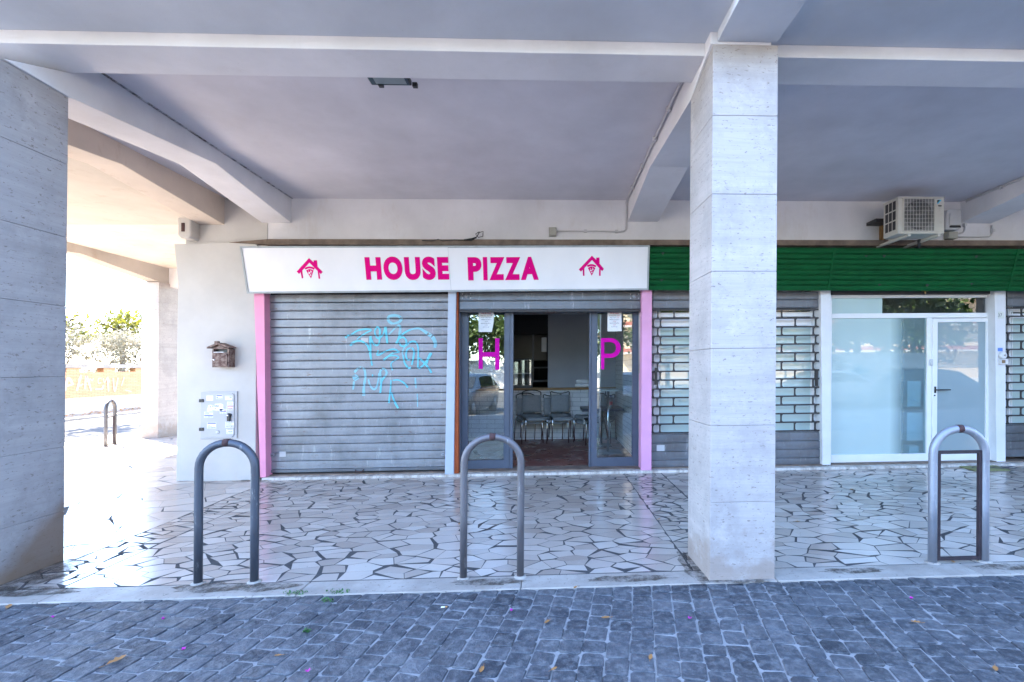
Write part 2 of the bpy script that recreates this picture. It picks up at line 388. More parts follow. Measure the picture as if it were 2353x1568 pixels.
def m_brick(name, a, b, mortar, bw, bh, ms=.006, dirt=0):
    M = NM(name, a, .85, 0, .25); q = M.n('ShaderNodeTexBrick')
    sx = M.n('ShaderNodeSeparateXYZ'); M.link(M.tc, sx.inputs[0]); cb = M.n('ShaderNodeCombineXYZ')
    M.link(M.math('ADD', sx.outputs[0], sx.outputs[1]), cb.inputs[0]); M.link(sx.outputs[2], cb.inputs[1])
    M.link(cb.outputs[0], q.inputs['Vector']); q.inputs['Color1'].default_value = (*a, 1); q.inputs['Color2'].default_value = (*b, 1); q.inputs['Mortar'].default_value = (*mortar, 1)
    q.inputs['Scale'].default_value = 1; q.inputs['Mortar Size'].default_value = ms; q.inputs['Brick Width'].default_value = bw; q.inputs['Row Height'].default_value = bh
    q.inputs['Mortar Smooth'].default_value = .2
    c = q.outputs[0]
    c = M.mix(M.ramp(M.noise(scale=7, detail=7, rough=.7), [(.4, 0.), (.7, .3)]), c, tuple(x * .6 for x in a)); M.col(c)
    M.bump(q.outputs['Fac'], -.6, .01); return M.m
BRICK = m_brick('orange_brick', (.60, .345, .185), (.68, .44, .26), (.34, .2, .12), .26, .062, .009)
WBRICK = m_brick('white_painted_split_brick', (.74, .74, .75), (.80, .80, .80), (.42, .43, .45), .33, .095, .006)
M = NM('terracotta_tile', (.13, .05, .04), .3)
q = M.n('ShaderNodeTexBrick'); mp = M.n('ShaderNodeMapping'); M.link(M.tc, mp.inputs[0]); mp.inputs['Rotation'].default_value = (0, 0, .785)
M.link(mp.outputs[0], q.inputs[0]); q.offset = 0
for k_, v_ in (('Color1', (.20, .065, .05, 1)), ('Color2', (.26, .085, .065, 1)), ('Mortar', (.30, .17, .14, 1))): q.inputs[k_].default_value = v_
for k_, v_ in (('Scale', 1), ('Mortar Size', .006), ('Brick Width', .33), ('Row Height', .33)): q.inputs[k_].default_value = v_
M.col(q.outputs[0]); M.rgh(M.ramp(M.noise(scale=4, detail=6), [(.3, .2), (.7, .45)])); TERRA = M.m
FACADE = m_paint('ochre_facade', (.62, .50, .36), .85, .12, 1, .1, .2)
STONEW = m_paint('grey_stucco', (.5, .48, .46), .9, .15, 1, .2, .2)
CARB = m_plain('dark_blue_car_paint', (.03, .05, .085), .25)
CARW = m_plain('white_car_paint', (.78, .78, .78), .25)
CARG = m_plain('grey_car_paint', (.16, .17, .19), .3)
CARGL = m_plain('car_window', (.02, .025, .03), .08)
TYRE = m_plain('tyre_rubber', (.02, .02, .02), .8)
LAMPW = m_plain('headlight_lens', (.6, .62, .65), .1)
LAMPR = m_plain('tail_light_lens', (.4, .02, .03), .2)
BINGR = m_plain('green_recycling_plastic', (.06, .22, .05), .5)
SKYB = m_plain('sky_blue_vinyl', (.05, .45, .7), .4)

# ------------------------------------------------------------------ text and strokes
_tc = {}
def glyphs(s, bold=0., ext=0.):
    k = (s, bold, ext)
    if k in _tc: return _tc[k]
    cu_ = bpy.data.curves.new('txt', 'FONT'); cu_.body = s; cu_.offset = bold; cu_.extrude = ext; cu_.resolution_u = 6
    ob = bpy.data.objects.new('txt', cu_); SC.collection.objects.link(ob)
    dg = bpy.context.evaluated_depsgraph_get(); me = bpy.data.meshes.new_from_object(ob.evaluated_get(dg))
    vs_ = [v.co.copy() for v in me.vertices]; fs = [list(p.vertices) for p in me.polygons]
    bpy.data.objects.remove(ob); bpy.data.curves.remove(cu_); bpy.data.meshes.remove(me)
    _tc[k] = (vs_, fs); return _tc[k]
def put_text(mb, s, fr, box, bold=0., ext=0., keep=False):
    """fr: (u,v,w)->point ; box: u0,u1,v0,v1 the text is fitted into"""
    vs_, fs = glyphs(s, bold, ext)
    x0, x1 = min(v.x for v in vs_), max(v.x for v in vs_); y0, y1 = min(v.y for v in vs_), max(v.y for v in vs_)
    u0, u1, v0, v1 = box; b = len(mb.v); zs = min(v.z for v in vs_)
    sx, sy = (u1 - u0) / (x1 - x0), (v1 - v0) / (y1 - y0)
    if keep: sx = sy = min(sx, sy); u0 = (u0 + u1 - sx * (x1 - x0)) / 2
    for v in vs_: mb.v.append(fr(u0 + (v.x - x0) * sx, v0 + (v.y - y0) * sy, (v.z - zs)))
    for f in fs: mb.face([b + i for i in f])
def ribbon(mb, pts, width, place, sub=6):
    """smooth brush stroke through 2-D pts; width a number or list; place(u,v)->3-D"""
    P = [Vector((p[0], p[1])) for p in pts]; n = len(P); out = []; ws = []
    wl = width if isinstance(width, (list, tuple)) else [width] * n
    for i in range(n - 1):
        p0, p1, p2, p3 = P[max(i - 1, 0)], P[i], P[i + 1], P[min(i + 2, n - 1)]
        for k in range(sub):
            t = k / sub; a = .5 * ((2 * p1) + (p2 - p0) * t + (2 * p0 - 5 * p1 + 4 * p2 - p3) * t * t + (3 * p1 - p0 - 3 * p2 + p3) * t ** 3)
            out.append(a); ws.append(wl[i] * (1 - t) + wl[i + 1] * t)
    out.append(P[-1]); ws.append(wl[-1]); b = len(mb.v)
    for i, p in enumerate(out):
        d = out[min(i + 1, len(out) - 1)] - out[max(i - 1, 0)]
        d = d.normalized() if d.length > 1e-9 else Vector((1, 0)); nn = Vector((-d.y, d.x)) * ws[i] * .5
        mb.v += [place(*(p + nn)), place(*(p - nn))]
    for i in range(len(out) - 1): mb.face([b + 2 * i, b + 2 * i + 1, b + 2 * i + 3, b + 2 * i + 2])
def wallplane(Y): return lambda u, v, w=0: Vector((u, Y - w, v))

# ================================================================== GROUND
def cells(pts, x0, x1, y0, y1):
    """Voronoi polygons of pts clipped to a rectangle"""
    res = []
    for i, p in enumerate(pts):
        poly = [(x0, y0), (x1, y0), (x1, y1), (x0, y1)]
        near = sorted(range(len(pts)), key=lambda j: (pts[j][0] - p[0]) ** 2 + (pts[j][1] - p[1]) ** 2)[1:22]
        for j in near:
            q = pts[j]; mx, my = (p[0] + q[0]) / 2, (p[1] + q[1]) / 2; dx, dy = q[0] - p[0], q[1] - p[1]
            new = []; L = len(poly)
            for k in range(L):
                a, b = poly[k], poly[(k + 1) % L]
                da = (a[0] - mx) * dx + (a[1] - my) * dy; db = (b[0] - mx) * dx + (b[1] - my) * dy
                if da <= 0: new.append(a)
                if (da < 0 < db) or (db < 0 < da):
                    t = da / (da - db); new.append((a[0] + (b[0] - a[0]) * t, a[1] + (b[1] - a[1]) * t))
            poly = new
            if len(poly) < 3: break
        if len(poly) >= 3: res.append(poly)
    return res
def scatter(x0, x1, y0, y1, d):
    n = int((x1 - x0) * (y1 - y0) / (d * d) * 1.05) + 2; pts = []; tries = 0
    while len(pts) < n and tries < n * 40:
        tries += 1; p = (rnd(x0, x1), rnd(y0, y1)); dd = d * rnd(.45, .95)
        if all((p[0] - q[0]) ** 2 + (p[1] - q[1]) ** 2 > dd * dd for q in pts): pts.append(p)
    return pts
stones = MB()
def pave(x0, x1, y0, y1, d, gap=.006, st=1.55):
    for poly in cells(scatter(x0, x1, y0 * st, y1 * st, d), x0, x1, y0 * st, y1 * st):
        poly = [(x, y / st) for x, y in poly]
        # merge tiny edges so that stones keep few straight sides
        q = [poly[0]]
        for p in poly[1:]:
            if math.dist(p, q[-1]) > .05: q.append(p)
        if len(q) > 3 and math.dist(q[0], q[-1]) < .05: q.pop()
        if len(q) < 3: continue
        cx, cy = sum(p[0] for p in q) / len(q), sum(p[1] for p in q) / len(q)
        out = []
        for p in q:
            L = math.dist(p, (cx, cy)) + 1e-6; s_ = gap * rnd(.45, 1.1) + (rnd(.005, .024) if random.random() < .24 else 0); s_ = min(s_, L * .3)
            out.append((p[0] + (cx - p[0]) * s_ / L, p[1] + (cy - p[1]) * s_ / L))
        tn = rnd(.25, 1) if random.random() < .85 else rnd(0, .2)
        b = len(stones.v); k = len(out)
        stones.v += [Vector((x, y, 0)) for x, y in out] + [Vector((x, y, -.003)) for x, y in out]
        stones.face([b + i for i in range(k)], False, tn)
        for i in range(k): stones.face([b + i, b + k + i, b + k + (i + 1) % k, b + (i + 1) % k], False, tn)
pave(-3.5, 1.10, 3.668, 7.12, .205, .0045); pave(1.104, 1.64, 3.668, 7.2, .14, .006); pave(1.652, 6.2, 3.668, 7.25, .215, .0045); pave(6.212, 6.75, 3.668, 7.25, .17)
pave(6.762, 10, 3.668, 7.25, .3, .009); pave(-3.92, -3.508, 3.668, 7.12, .15, .005)
pave(-9.33, -3.925, 3.668, 13.5, .40, .0022, 1.3)
pf = struct(stones.build('portico_floor', STONE, tone=True, fix=True, loc=(0, 5, 0)))
g = MB(); g.box(-9.34, 10, 3.65, 14.2, -.25, -.0007); g.build('paving_joint', GROUT, pf)

# kerb stones of the portico
kb = MB(); xs = [-9.34, -7.8, -6.3, -4.9, -3.45, -1.74, -.19, 1.66, 3.2, 4.75, 6.3, 7.9, 10]
for a, b in zip(xs[:-1], xs[1:]): kb.box(a + .002, b - .002, 3.445 + rnd(-.004, .004), 3.662, -.25, rnd(.0, .003))
struct(kb.build('kerb', KERBM, bevel=.008))
kb = MB(); y = 3.67
while y < 14: kb.box(-9.62, -9.345, y + .003, min(y + 1.5, 14.2) - .003, -.25, .002); y += 1.5
struct(kb.build('side_street_kerb', KERBM, bevel=.008))

# cobbled pavement: basalt setts in columns turned 10 degrees, pale mortar between
cob = MB(); ca = math.atan2(*[c for c in ray(1474, 840)][:2]); du_ = Vector((math.cos(ca), -math.sin(ca), 0)); dv_ = Vector((math.sin(ca), math.cos(ca), 0))
PIT = .132; o0 = Vector((0, 3.45, 0))
for i in range(-62, 63):
    off = rnd(0, PIT); j = -40
    v0 = -40 * PIT + off; wob = rnd(-.002, .002)
    while v0 < 14 * PIT:
        ln = PIT * rnd(.82, 1.2); c0 = o0 + du_ * (i * PIT + wob) + dv_ * (v0 + ln / 2)
        if 3.5 > c0.y > -1.55 and -7.3 < c0.x < 7.3:
            hw, hl = PIT / 2 - .0032, ln / 2 - .0038; tn = min(1, max(0, random.gauss(.45, .24))); dz = rnd(-.004, .003) - .009
            tx, ty = rnd(-.03, .03), rnd(-.03, .03); ring = []
            for (sx, sy) in ((-1, -1), (1, -1), (1, 1), (-1, 1)):
                cx_, cy_ = sx * hw + rnd(-.006, .006), sy * hl + rnd(-.006, .006); c1 = rnd(.003, .019)
                a_, b_ = (cx_, cy_ - sy * c1), (cx_ - sx * c1, cy_)
                ring += [a_, b_] if sx * sy > 0 else [b_, a_]
            near = c0.y > 1.0
            b = len(cob.v); k = len(ring)
            def P_(x, y, z): return c0 + du_ * x + dv_ * y + Vector((0, 0, dz + z + tx * x + ty * y))
            cob.v += [P_(x, y, -.030) for x, y in ring] + [P_(x * .99, y * .99, rnd(-.007, -.004)) for x, y in ring] + [P_(x * .93, y * .93, rnd(-.0015, .0015)) for x, y in ring]
            cob.v.append(P_(rnd(-.03, .03), rnd(-.03, .03), rnd(-.001, .004)))
            for lv in (0, 1):
                for q_ in range(k): cob.face([b + lv * k + q_, b + lv * k + (q_ + 1) % k, b + (lv + 1) * k + (q_ + 1) % k, b + (lv + 1) * k + q_], lv == 1, tn)
            for q_ in range(k): cob.face([b + 2 * k + q_, b + 2 * k + (q_ + 1) % k, b + 3 * k], False, tn)
        v0 += ln
cp = struct(cob.build('cobbled_pavement', COB, tone=True, fix=True, loc=(0, 1, 0)))
g = MB(); g.box(-9.62, 30, -1.6, 3.45, -.3, -.0165); g.build('cobble_mortar', MORT, cp)
g = MB(); g.box(-9.62, 30, -1.85, -1.602, -.3, -.01); struct(g.build('street_kerb', KERBM, bevel=.01))
g = MB(); N_ = 24
g.sheet([[(-150 + 300 * i / N_, -150 + 300 * j / N_, -.13) for i in range(N_ + 1)] for j in range(N_ + 1)], sm=False); struct(g.build('road', ASPH, loc=(0, 0, 0)))
g = MB(); g.box(-11.3, -9.622, -1.6, 40, -.3, -.05); struct(g.build('side_pavement', SIDEW, bevel=.01))
g = MB(); g.box(-18.45, -16.9, -20, 45, -.3, -.06); struct(g.build('far_pavement', SIDEW))
g = MB()
for k in range(26): g.box(-16.898, -16.68, -20 + k * 2.5 + .01, -20 + (k + 1) * 2.5 - .01, -.3, -.045)
struct(g.build('far_kerb', KERBM, bevel=.01))

# ================================================================== THE BUILDING
B = thing('portico_building', (0, 7, 0), 'pale portico building with travertine pillars and white beams over the shops', 'building')
def bpart(mb, name, mat, **k): return mb.build(name, mat, B, **k)
def bbox(name, mat, *b, **k): return bpart(MB().box(*b), name, mat, **k)
# pillars
def pillar(blocks, label):
    p = MB(); jn = MB()
    for lo, hi in blocks: p.hexa(lo + hi)
    o = bpart(p, 'pillar', TRAVL if 'left edge' in label else TRAV, bevel=.004); lab(o, label); return o
zs = [0, .565, 1.12, 1.68, 2.24, 2.80, 3.37, 3.885]
blk = []
for a, b in zip(zs[:-1], zs[1:]):
    r = lambda z: [(1.17, 3.48, z), (1.65, 3.48, z), (1.65, 3.97, z), (1.15, 3.97, z)]
    top = r(b - .0008)
    if b == zs[-1]: top = [(1.17, 3.48, 3.885), (1.65, 3.48, 3.885), (1.65, 3.97, 3.75), (1.15, 3.97, 3.75)]
    blk.append((r(a + .0008 if a else a - .05), top))
pillar(blk, 'travertine pillar standing in the middle of the picture')
bbox('stone_joint', JOINT, 1.176, 1.645, 3.486, 3.96, -.05, 3.7)
def lp(z):                                                     # left pillar widens a little towards its beam
    t = z / 3.68; x = -4.0 + .26 * t; y = 4.21 - .26 * t
    return [(-5.0, 3.47, z), (x, 3.47, z), (x, y, z), (-5.0, y, z)]
zs = [-.02, .42, .95, 1.52, 2.08, 2.62, 3.18, 3.69]
pillar([(lp(a + .0008), lp(b - .0008)) for a, b in zip(zs[:-1], zs[1:])], 'broad travertine pillar at the left edge, brown stain at its foot')
j = MB(); j.hexa([(q[0] - .006 if q[0] > -4.5 else q[0] + .006, q[1] + (.006 if q[1] < 3.6 else -.006), q[2]) for q in lp(0) + lp(3.66)]); bpart(j, 'stone_joint', JOINT)
zs = [0, .5, 1.05, 1.6, 2.15, 2.7, 3.2, 3.67]
pillar([([(-9.56, 11.86, a + .0008), (-9.17, 11.86, a + .0008), (-9.17, 13.2, a + .0008), (-9.56, 13.2, a + .0008)],
         [(-9.56, 11.86, b - .0008), (-9.17, 11.86, b - .0008), (-9.17, 13.2, b - .0008), (-9.56, 13.2, b - .0008)]) for a, b in zip(zs[:-1], zs[1:])],
       'far travertine pillar by the side street')
bbox('stone_joint', JOINT, -9.552, -9.178, 11.868, 13.19, 0, 3.66)
def grime(label, cx, cy, rx, ry, mat, z=.0022, n=26, sd=1):
    rg = random.Random(sd); mb = MB()
    pts = [(cx + rx * math.cos(a) * rg.uniform(.6, 1.1), cy + ry * math.sin(a) * rg.uniform(.6, 1.1), z) for a in [i * 2 * math.pi / n for i in range(n)]]
    mb.poly(pts); struct(mb.build('ground_stain', mat, fix=False))
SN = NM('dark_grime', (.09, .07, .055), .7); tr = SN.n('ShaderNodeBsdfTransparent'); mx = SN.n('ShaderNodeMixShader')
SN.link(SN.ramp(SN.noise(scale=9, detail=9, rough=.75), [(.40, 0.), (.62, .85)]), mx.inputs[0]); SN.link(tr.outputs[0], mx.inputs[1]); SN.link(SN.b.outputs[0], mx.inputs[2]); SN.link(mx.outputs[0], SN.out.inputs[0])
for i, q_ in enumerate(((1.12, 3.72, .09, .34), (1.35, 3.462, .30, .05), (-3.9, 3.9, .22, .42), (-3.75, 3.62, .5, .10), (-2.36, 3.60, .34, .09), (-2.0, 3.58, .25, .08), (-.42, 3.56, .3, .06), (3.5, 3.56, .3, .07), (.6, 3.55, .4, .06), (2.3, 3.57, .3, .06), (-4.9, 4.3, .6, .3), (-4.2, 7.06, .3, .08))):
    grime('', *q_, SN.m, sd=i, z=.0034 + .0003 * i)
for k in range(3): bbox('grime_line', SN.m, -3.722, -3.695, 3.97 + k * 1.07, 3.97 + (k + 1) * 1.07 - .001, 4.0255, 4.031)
# ceiling and outer soffit
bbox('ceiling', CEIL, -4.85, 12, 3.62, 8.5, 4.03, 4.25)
CEILT = m_plaster('bounce_dimmed_dirty_ceiling_paint', (.49, .445, .40), (.30, .22, .15), .5)  # ceiling paint darkened to hold back bounced light; the blotches are dirt
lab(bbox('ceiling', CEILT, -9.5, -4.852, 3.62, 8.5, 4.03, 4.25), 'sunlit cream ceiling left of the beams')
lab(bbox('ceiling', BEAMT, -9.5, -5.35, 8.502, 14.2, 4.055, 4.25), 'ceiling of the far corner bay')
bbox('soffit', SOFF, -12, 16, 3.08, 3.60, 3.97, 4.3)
# long front beam and cantilevers
fb = MB()
for a, b in ((-12, 1.152), (1.602, 6.262), (6.748, 16)): fb.box(a, b, 3.602, 3.95, 3.878, 4.2)
bpart(fb, 'front_beam', BEAM, bevel=.006)
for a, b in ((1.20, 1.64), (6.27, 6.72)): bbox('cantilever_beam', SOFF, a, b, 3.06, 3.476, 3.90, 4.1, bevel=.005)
# arched transverse beams
def tbeam(x0, x1, prof, label=None, mt=None):
    p = [(x0, y, z) for y, z in prof]; o = bpart(MB().prism(p, (x1 - x0, 0, 0)), 'transverse_beam', mt or BEAM, bevel=.005)
    if label: lab(o, label)
YW = 7.18
tbeam(1.15, 1.60, [(3.478, 4.06), (YW + .1, 4.06), (YW + .1, 3.70), (5.6, 3.87), (3.972, 3.752), (3.478, 3.887)], 'beam running back from the middle pillar')
tbeam(-4.13, -3.72, [(3.952, 4.06), (YW + .1, 4.06), (YW + .1, 3.665), (5.6, 3.865), (3.95, 3.685), (3.48, 3.692), (3.952, 3.8775)], 'beam running back from the left pillar')
bbox('pillar_cap', BEAM, -5.0, -4.14, 3.61, 3.945, 3.692, 3.877)
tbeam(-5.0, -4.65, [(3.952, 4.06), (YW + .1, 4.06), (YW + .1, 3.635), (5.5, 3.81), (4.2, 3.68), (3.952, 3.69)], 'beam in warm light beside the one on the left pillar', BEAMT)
tbeam(6.262, 6.748, [(3.478, 4.06), (YW + .1, 4.06), (YW + .1, 3.69), (5.6, 3.87), (3.97, 3.75), (3.478, 3.887)], 'beam at the right edge above the air conditioner')
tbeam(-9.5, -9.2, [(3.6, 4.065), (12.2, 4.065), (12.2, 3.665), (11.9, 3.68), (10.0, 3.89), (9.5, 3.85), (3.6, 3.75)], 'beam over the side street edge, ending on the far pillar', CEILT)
bbox('side_beam', BEAM, -9.4, -5.3, 12.2, 12.5, 3.6, 4.09)
# walls
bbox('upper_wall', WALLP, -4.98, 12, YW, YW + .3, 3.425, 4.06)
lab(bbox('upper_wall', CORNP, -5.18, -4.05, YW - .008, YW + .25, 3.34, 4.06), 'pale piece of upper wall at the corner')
bbox('ledge', RAWC, -4.02, 12, 7.10, YW + .2, 3.345, 3.424)
bpart(MB().prism([(-4.55, 7.115, 3.38), (-4.022, 7.10, 3.346), (-4.022, 7.10, 3.422)], (0, .1, 0)), 'ledge', RAWC)
cw = [(400, 561), (405, 612), (409, 648), (407, 800), (407, 950), (405, 1106)]
pts = [atY(u, v, 7.13) for u, v in cw] + [Vector((-4.17, 7.13, -.02)), Vector((-4.17, 7.13, 3.36)), Vector((-4.45, 7.13, 3.385))]
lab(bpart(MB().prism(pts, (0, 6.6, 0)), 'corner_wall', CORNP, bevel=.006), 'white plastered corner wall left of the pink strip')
br = MB(); br.prism([(-5.17, 7.0, 3.70), (-5.17, 7.0, 3.45), (-5.13, 7.0, 3.41), (-5.02, 7.0, 3.41), (-4.99, 7.0, 3.44), (-4.99, 7.0, 3.70)], (0, .19, 0))
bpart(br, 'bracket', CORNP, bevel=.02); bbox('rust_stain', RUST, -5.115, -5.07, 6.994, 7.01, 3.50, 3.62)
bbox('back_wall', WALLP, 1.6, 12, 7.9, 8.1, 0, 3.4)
bbox('upper_storey', FACADE, -9.8, 26, 3.65, 16, 4.31, 27)  # unseen storeys, height raised to shade the street in front
bbox('upper_storey', FACADE, 10.5, 26, 3.65, 16, -.1, 4.3)
bbox('threshold', THRESH, -4.06, 12, 7.085, 7.42, -.02, .035, bevel=.006)
bbox('threshold', RAWC, -4.06, 12, 7.20, 7.5, -.02, .052, bevel=.006)
# pilasters between the shops
def pil(quad, Y, mat, name, label, depth=.2):
    p = [atY(u, v, Y) for u, v in quad]; o = bpart(MB().prism(p, (0, depth, 0)), name, mat, bevel=.003); lab(o, label); return o
pil([(583, 664), (607, 664), (611, 1097), (598, 1098)], 7.11, PINK, 'pilaster', 'rose pink strip left of the closed shutter')
pil([(1475, 655), (1498, 655), (1497, 1086), (1473, 1087)], 7.12, PINKR, 'pilaster', 'mauve pink strip right of the open glass door')
pil([(1030, 663), (1048, 663), (1042, 1097), (1022, 1098)], 7.10, BLUEG, 'pilaster', 'pale blue strip between shutter and glass door', .05)
pil([(1030, 663), (1052, 663), (1053.5, 1095), (1024, 1096)], 7.152, ORANGE, 'pilaster', 'orange red painted post behind the pale blue strip', .15)
pil([(1052, 672), (1057, 672), (1058, 1092), (1053, 1092)], 7.24, FRAME, 'pilaster', 'thin blue post beside the orange one', .2)
for q, t in ((((1886, 658), (1909, 658), (1909, 1075), (1890, 1075)), 'white post left of the glass shop front'), (((2286, 658), (2311, 658), (2311, 1064), (2290, 1064)), 'white post with the number 37')):
    pil(q, 7.2, WPILA, 'pilaster', t, .28)
pil([(1470, 668), (1476, 668), (1475, 1086), (1470, 1086)], 7.26, THRESH, 'pilaster', 'thin pale edge beside the glass door', .1)
# interior of the pizza shop
fl = MB(); fl.box(-4.1, 1.5, 7.33, 13.6, -.02, .04); struct(fl.build('shop_floor', TERRA))
bbox('shop_side_wall', WBRICK, 1.43, 1.6, 7.5, 13.6, .03, 3.3)
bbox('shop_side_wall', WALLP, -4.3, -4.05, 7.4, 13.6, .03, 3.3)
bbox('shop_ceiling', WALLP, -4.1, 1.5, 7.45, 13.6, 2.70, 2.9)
bbox('shop_back_wall', GREYP, -.03, 1.45, 10.42, 10.6, 1.12, 2.71)
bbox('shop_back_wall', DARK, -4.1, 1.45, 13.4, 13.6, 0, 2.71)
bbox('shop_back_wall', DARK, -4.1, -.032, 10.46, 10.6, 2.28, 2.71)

# ================================================================== SHOP SIGN
class Plane:
    """a flat board fixed by three points of the photo; pix() -> board coordinates, at() -> point"""
    def __init__(s, tl, bl, br):
        s.o = bl; s.U = (br - bl).normalized(); s.N = s.U.cross(tl - bl).normalized()
        if s.N.y > 0: s.N = -s.N
        s.V = s.U.cross(s.N); s.V = s.V if s.V.z > 0 else -s.V
    def pix(s, u, v):
        d = ray(u, v); t = (s.o - O).dot(s.N) / d.dot(s.N); q = O + d * t - s.o; return (q.dot(s.U), q.dot(s.V))
    def at(s, u, v, w=0): return s.o + s.U * u + s.V * v + s.N * w
sg = Plane(atY(551, 566, 6.86), atY(568, 675, 7.02), atY(1490, 667, 7.02))
c4 = [sg.pix(*p) for p in ((568, 675), (1490, 667), (1493, 564), (551, 566))]
T = thing('shop_sign', sg.at(3, 0), 'long white shop sign with magenta lettering over the shutter and glass door', 'sign')
body = MB().prism([sg.at(*p, -.10) for p in c4], sg.N * .092); body.build('box', ALU, T, bevel=.003)
def inset(c, d): return [(c[0][0] + d, c[0][1] + d), (c[1][0] - d, c[1][1] + d), (c[2][0] - d, c[2][1] - d), (c[3][0] + d, c[3][1] - d)]
ci = inset(c4, .024); us = sg.pix(1032, 620)[0]
t1, t2 = sg.pix(1029, 570), sg.pix(1036.5, 668)
f = MB(); f.prism([sg.at(*ci[0], -.008), sg.at(t2[0] - .002, ci[0][1], -.008), sg.at(t1[0] - .002, ci[3][1], -.008), sg.at(*ci[3], -.008)], sg.N * .006)
f.prism([sg.at(t2[0] + .002, ci[1][1], -.008), sg.at(*ci[1], -.008), sg.at(*ci[2], -.008), sg.at(t1[0] + .002, ci[2][1], -.008)], sg.N * .005)
face = f.build('face', SIGNW, T)
fr_ = MB()
for i in range(4):
    a, b = c4[i], c4[(i + 1) % 4]; ai, bi = ci[i], ci[(i + 1) % 4]; fr_.prism([sg.at(*a, -.008), sg.at(*b, -.008), sg.at(*bi, -.008), sg.at(*ai, -.008)], sg.N * .016)
fr_.build('frame', ALU, T)
zA = zz(1150, 980, .29749); zB = zz(1800, 980, .35699)
PL = lambda u, v, w=0: sg.at(u, v, w - .0015)
for ch, x0, x1, yt, yb, zf in (('H', 1062, 1273, 166, 470, zA), ('O', 1304, 1557, 157, 474, zA), ('U', 1586, 1797, 164, 474, zA), ('S', 1822, 1999, 158, 474, zA), ('E', 2025, 2177, 164, 468, zA),
                               ('P', 205, 358, 138, 399, zB), ('I', 375, 423, 137, 398, zB), ('Z', 442, 614, 138, 397, zB), ('Z', 618, 791, 138, 396, zB), ('A', 795, 995, 134, 394, zB)):
    a = sg.pix(*zf(x0, yb)); b = sg.pix(*zf(x1, yb)); c = sg.pix(*zf((x0 + x1) / 2, yt))
    lt = MB(); put_text(lt, ch, PL, (a[0], b[0], a[1], c[1]), .06, .002); lt.build('letter', MAGENTA, T)
def logo(zf, pts_roof, legs, crust, slc, holes):
    mb = MB(); P = lambda l: [PL(*sg.pix(*zf(*p)), .0) for p in l]
    for l in [pts_roof] + legs + [crust, slc]: mb.prism(P(l), sg.N * .003)
    o = mb.build('house_emblem', MAGENTA, T); h = MB()
    for x, y, r in holes: h.prism([PL(*sg.pix(*zf(x + r * math.cos(a), y + r * math.sin(a)))) + sg.N * .0035 for a in [i * math.pi / 7 for i in range(14)]], sg.N * .0012)
    h.build('emblem_topping', SIGNW, o)
def arc(cx, cy, r0, r1, a0, a1, n=9):
    o = [(cx + r1 * math.sin(math.radians(a0 + (a1 - a0) * i / n)), cy - r1 * math.cos(math.radians(a0 + (a1 - a0) * i / n))) for i in range(n + 1)]
    return o + [(cx + r0 * math.sin(math.radians(a1 - (a1 - a0) * i / n)), cy - r0 * math.cos(math.radians(a1 - (a1 - a0) * i / n))) for i in range(n + 1)]
logo(zA, [(289, 179), (350, 235), (352, 208), (396, 208), (404, 296), (472, 364), (450, 393), (430, 376), (294, 240), (180, 366), (155, 390), (124, 360)],
     [[(178, 370), (197, 345), (211, 450), (192, 450)], [(405, 348), (428, 374), (439, 456), (419, 456)]], arc(297, 405, 88, 114, -36, 38),
     [(250, 345)] + [(299 + 60 * math.sin(a), 386 - 60 * math.cos(a)) for a in (-.7, -.35, 0, .35, .7)] + [(350, 342), (315, 450)],
     [(293, 378, 13), (317, 362, 10), (311, 407, 10), (283, 352, 5), (313, 343, 4), (319, 383, 4)])
logo(zB, [(1590, 122), (1638, 168), (1640, 143), (1675, 143), (1676, 212), (1725, 270), (1706, 294), (1688, 280), (1591, 170), (1490, 278), (1466, 300), (1443, 276)],
     [[(1487, 280), (1505, 260), (1507, 347), (1490, 347)], [(1671, 262), (1689, 280), (1688, 347), (1670, 347)]], arc(1586, 306, 68, 90, -36, 38),
     [(1546, 262)] + [(1587 + 50 * math.sin(a), 292 - 50 * math.cos(a)) for a in (-.7, -.35, 0, .35, .7)] + [(1628, 262), (1588, 346)],
     [(1578, 287, 10), (1600, 274, 8), (1589, 310, 8), (1573, 266, 4), (1597, 258, 3.5), (1598, 291, 3.5)])

# ================================================================== GREEN METAL FASCIA
gp = Plane(atY(1912, 572, 6.90), atY(1903, 665, 7.05), atY(2317, 666, 7.05))
gx0 = gp.pix(1488, 640)[0]; seams = [gx0, 0.0, gp.pix(2317, 666)[0], gp.pix(2317, 666)[0] + 2.8]
vt = gp.pix(1912, 570)[1]; vb = -.005
T = thing('metal_fascia', gp.at(0, 0), 'sloping ribbed green metal fascia over the right hand shops', 'fascia')
prof = []; nr = 8; ph = (vt - vb) / nr
for k in range(nr):
    v = vb + k * ph
    prof += [(v + .002, .0), (v + ph * .50, .004), (v + ph * .70, .0), (v + ph * .75, -.012), (v + ph * .80, -.012), (v + ph * .84, 0), (v + ph * .90, 0), (v + ph * .94, -.010)]
for a, b, t in ((seams[0], seams[1], 'panel behind the pillar'), (seams[1], seams[2], 'panel over the glass shop front'), (seams[2], seams[3], 'panel at the right edge')):
    mb = MB(); mb.sheet([[gp.at(a + .006, v, w), gp.at(b - .006, v, w)] for v, w in prof], sm=False)
    mb.prism([gp.at(a + .006, vb, -.02), gp.at(b - .006, vb, -.02), gp.at(b - .006, vt, -.02), gp.at(a + .006, vt, -.02)], gp.N * -.03)
    lab(mb.build('panel', GREEN, T, fix=False), t)
for u in (seams[1], seams[2]):
    MB().prism([gp.at(u - .016, vb, -.004), gp.at(u + .016, vb, -.004), gp.at(u + .016, vt, -.004), gp.at(u - .016, vt, -.004)], gp.N * .014).build('seam_strip', GREEN, T)
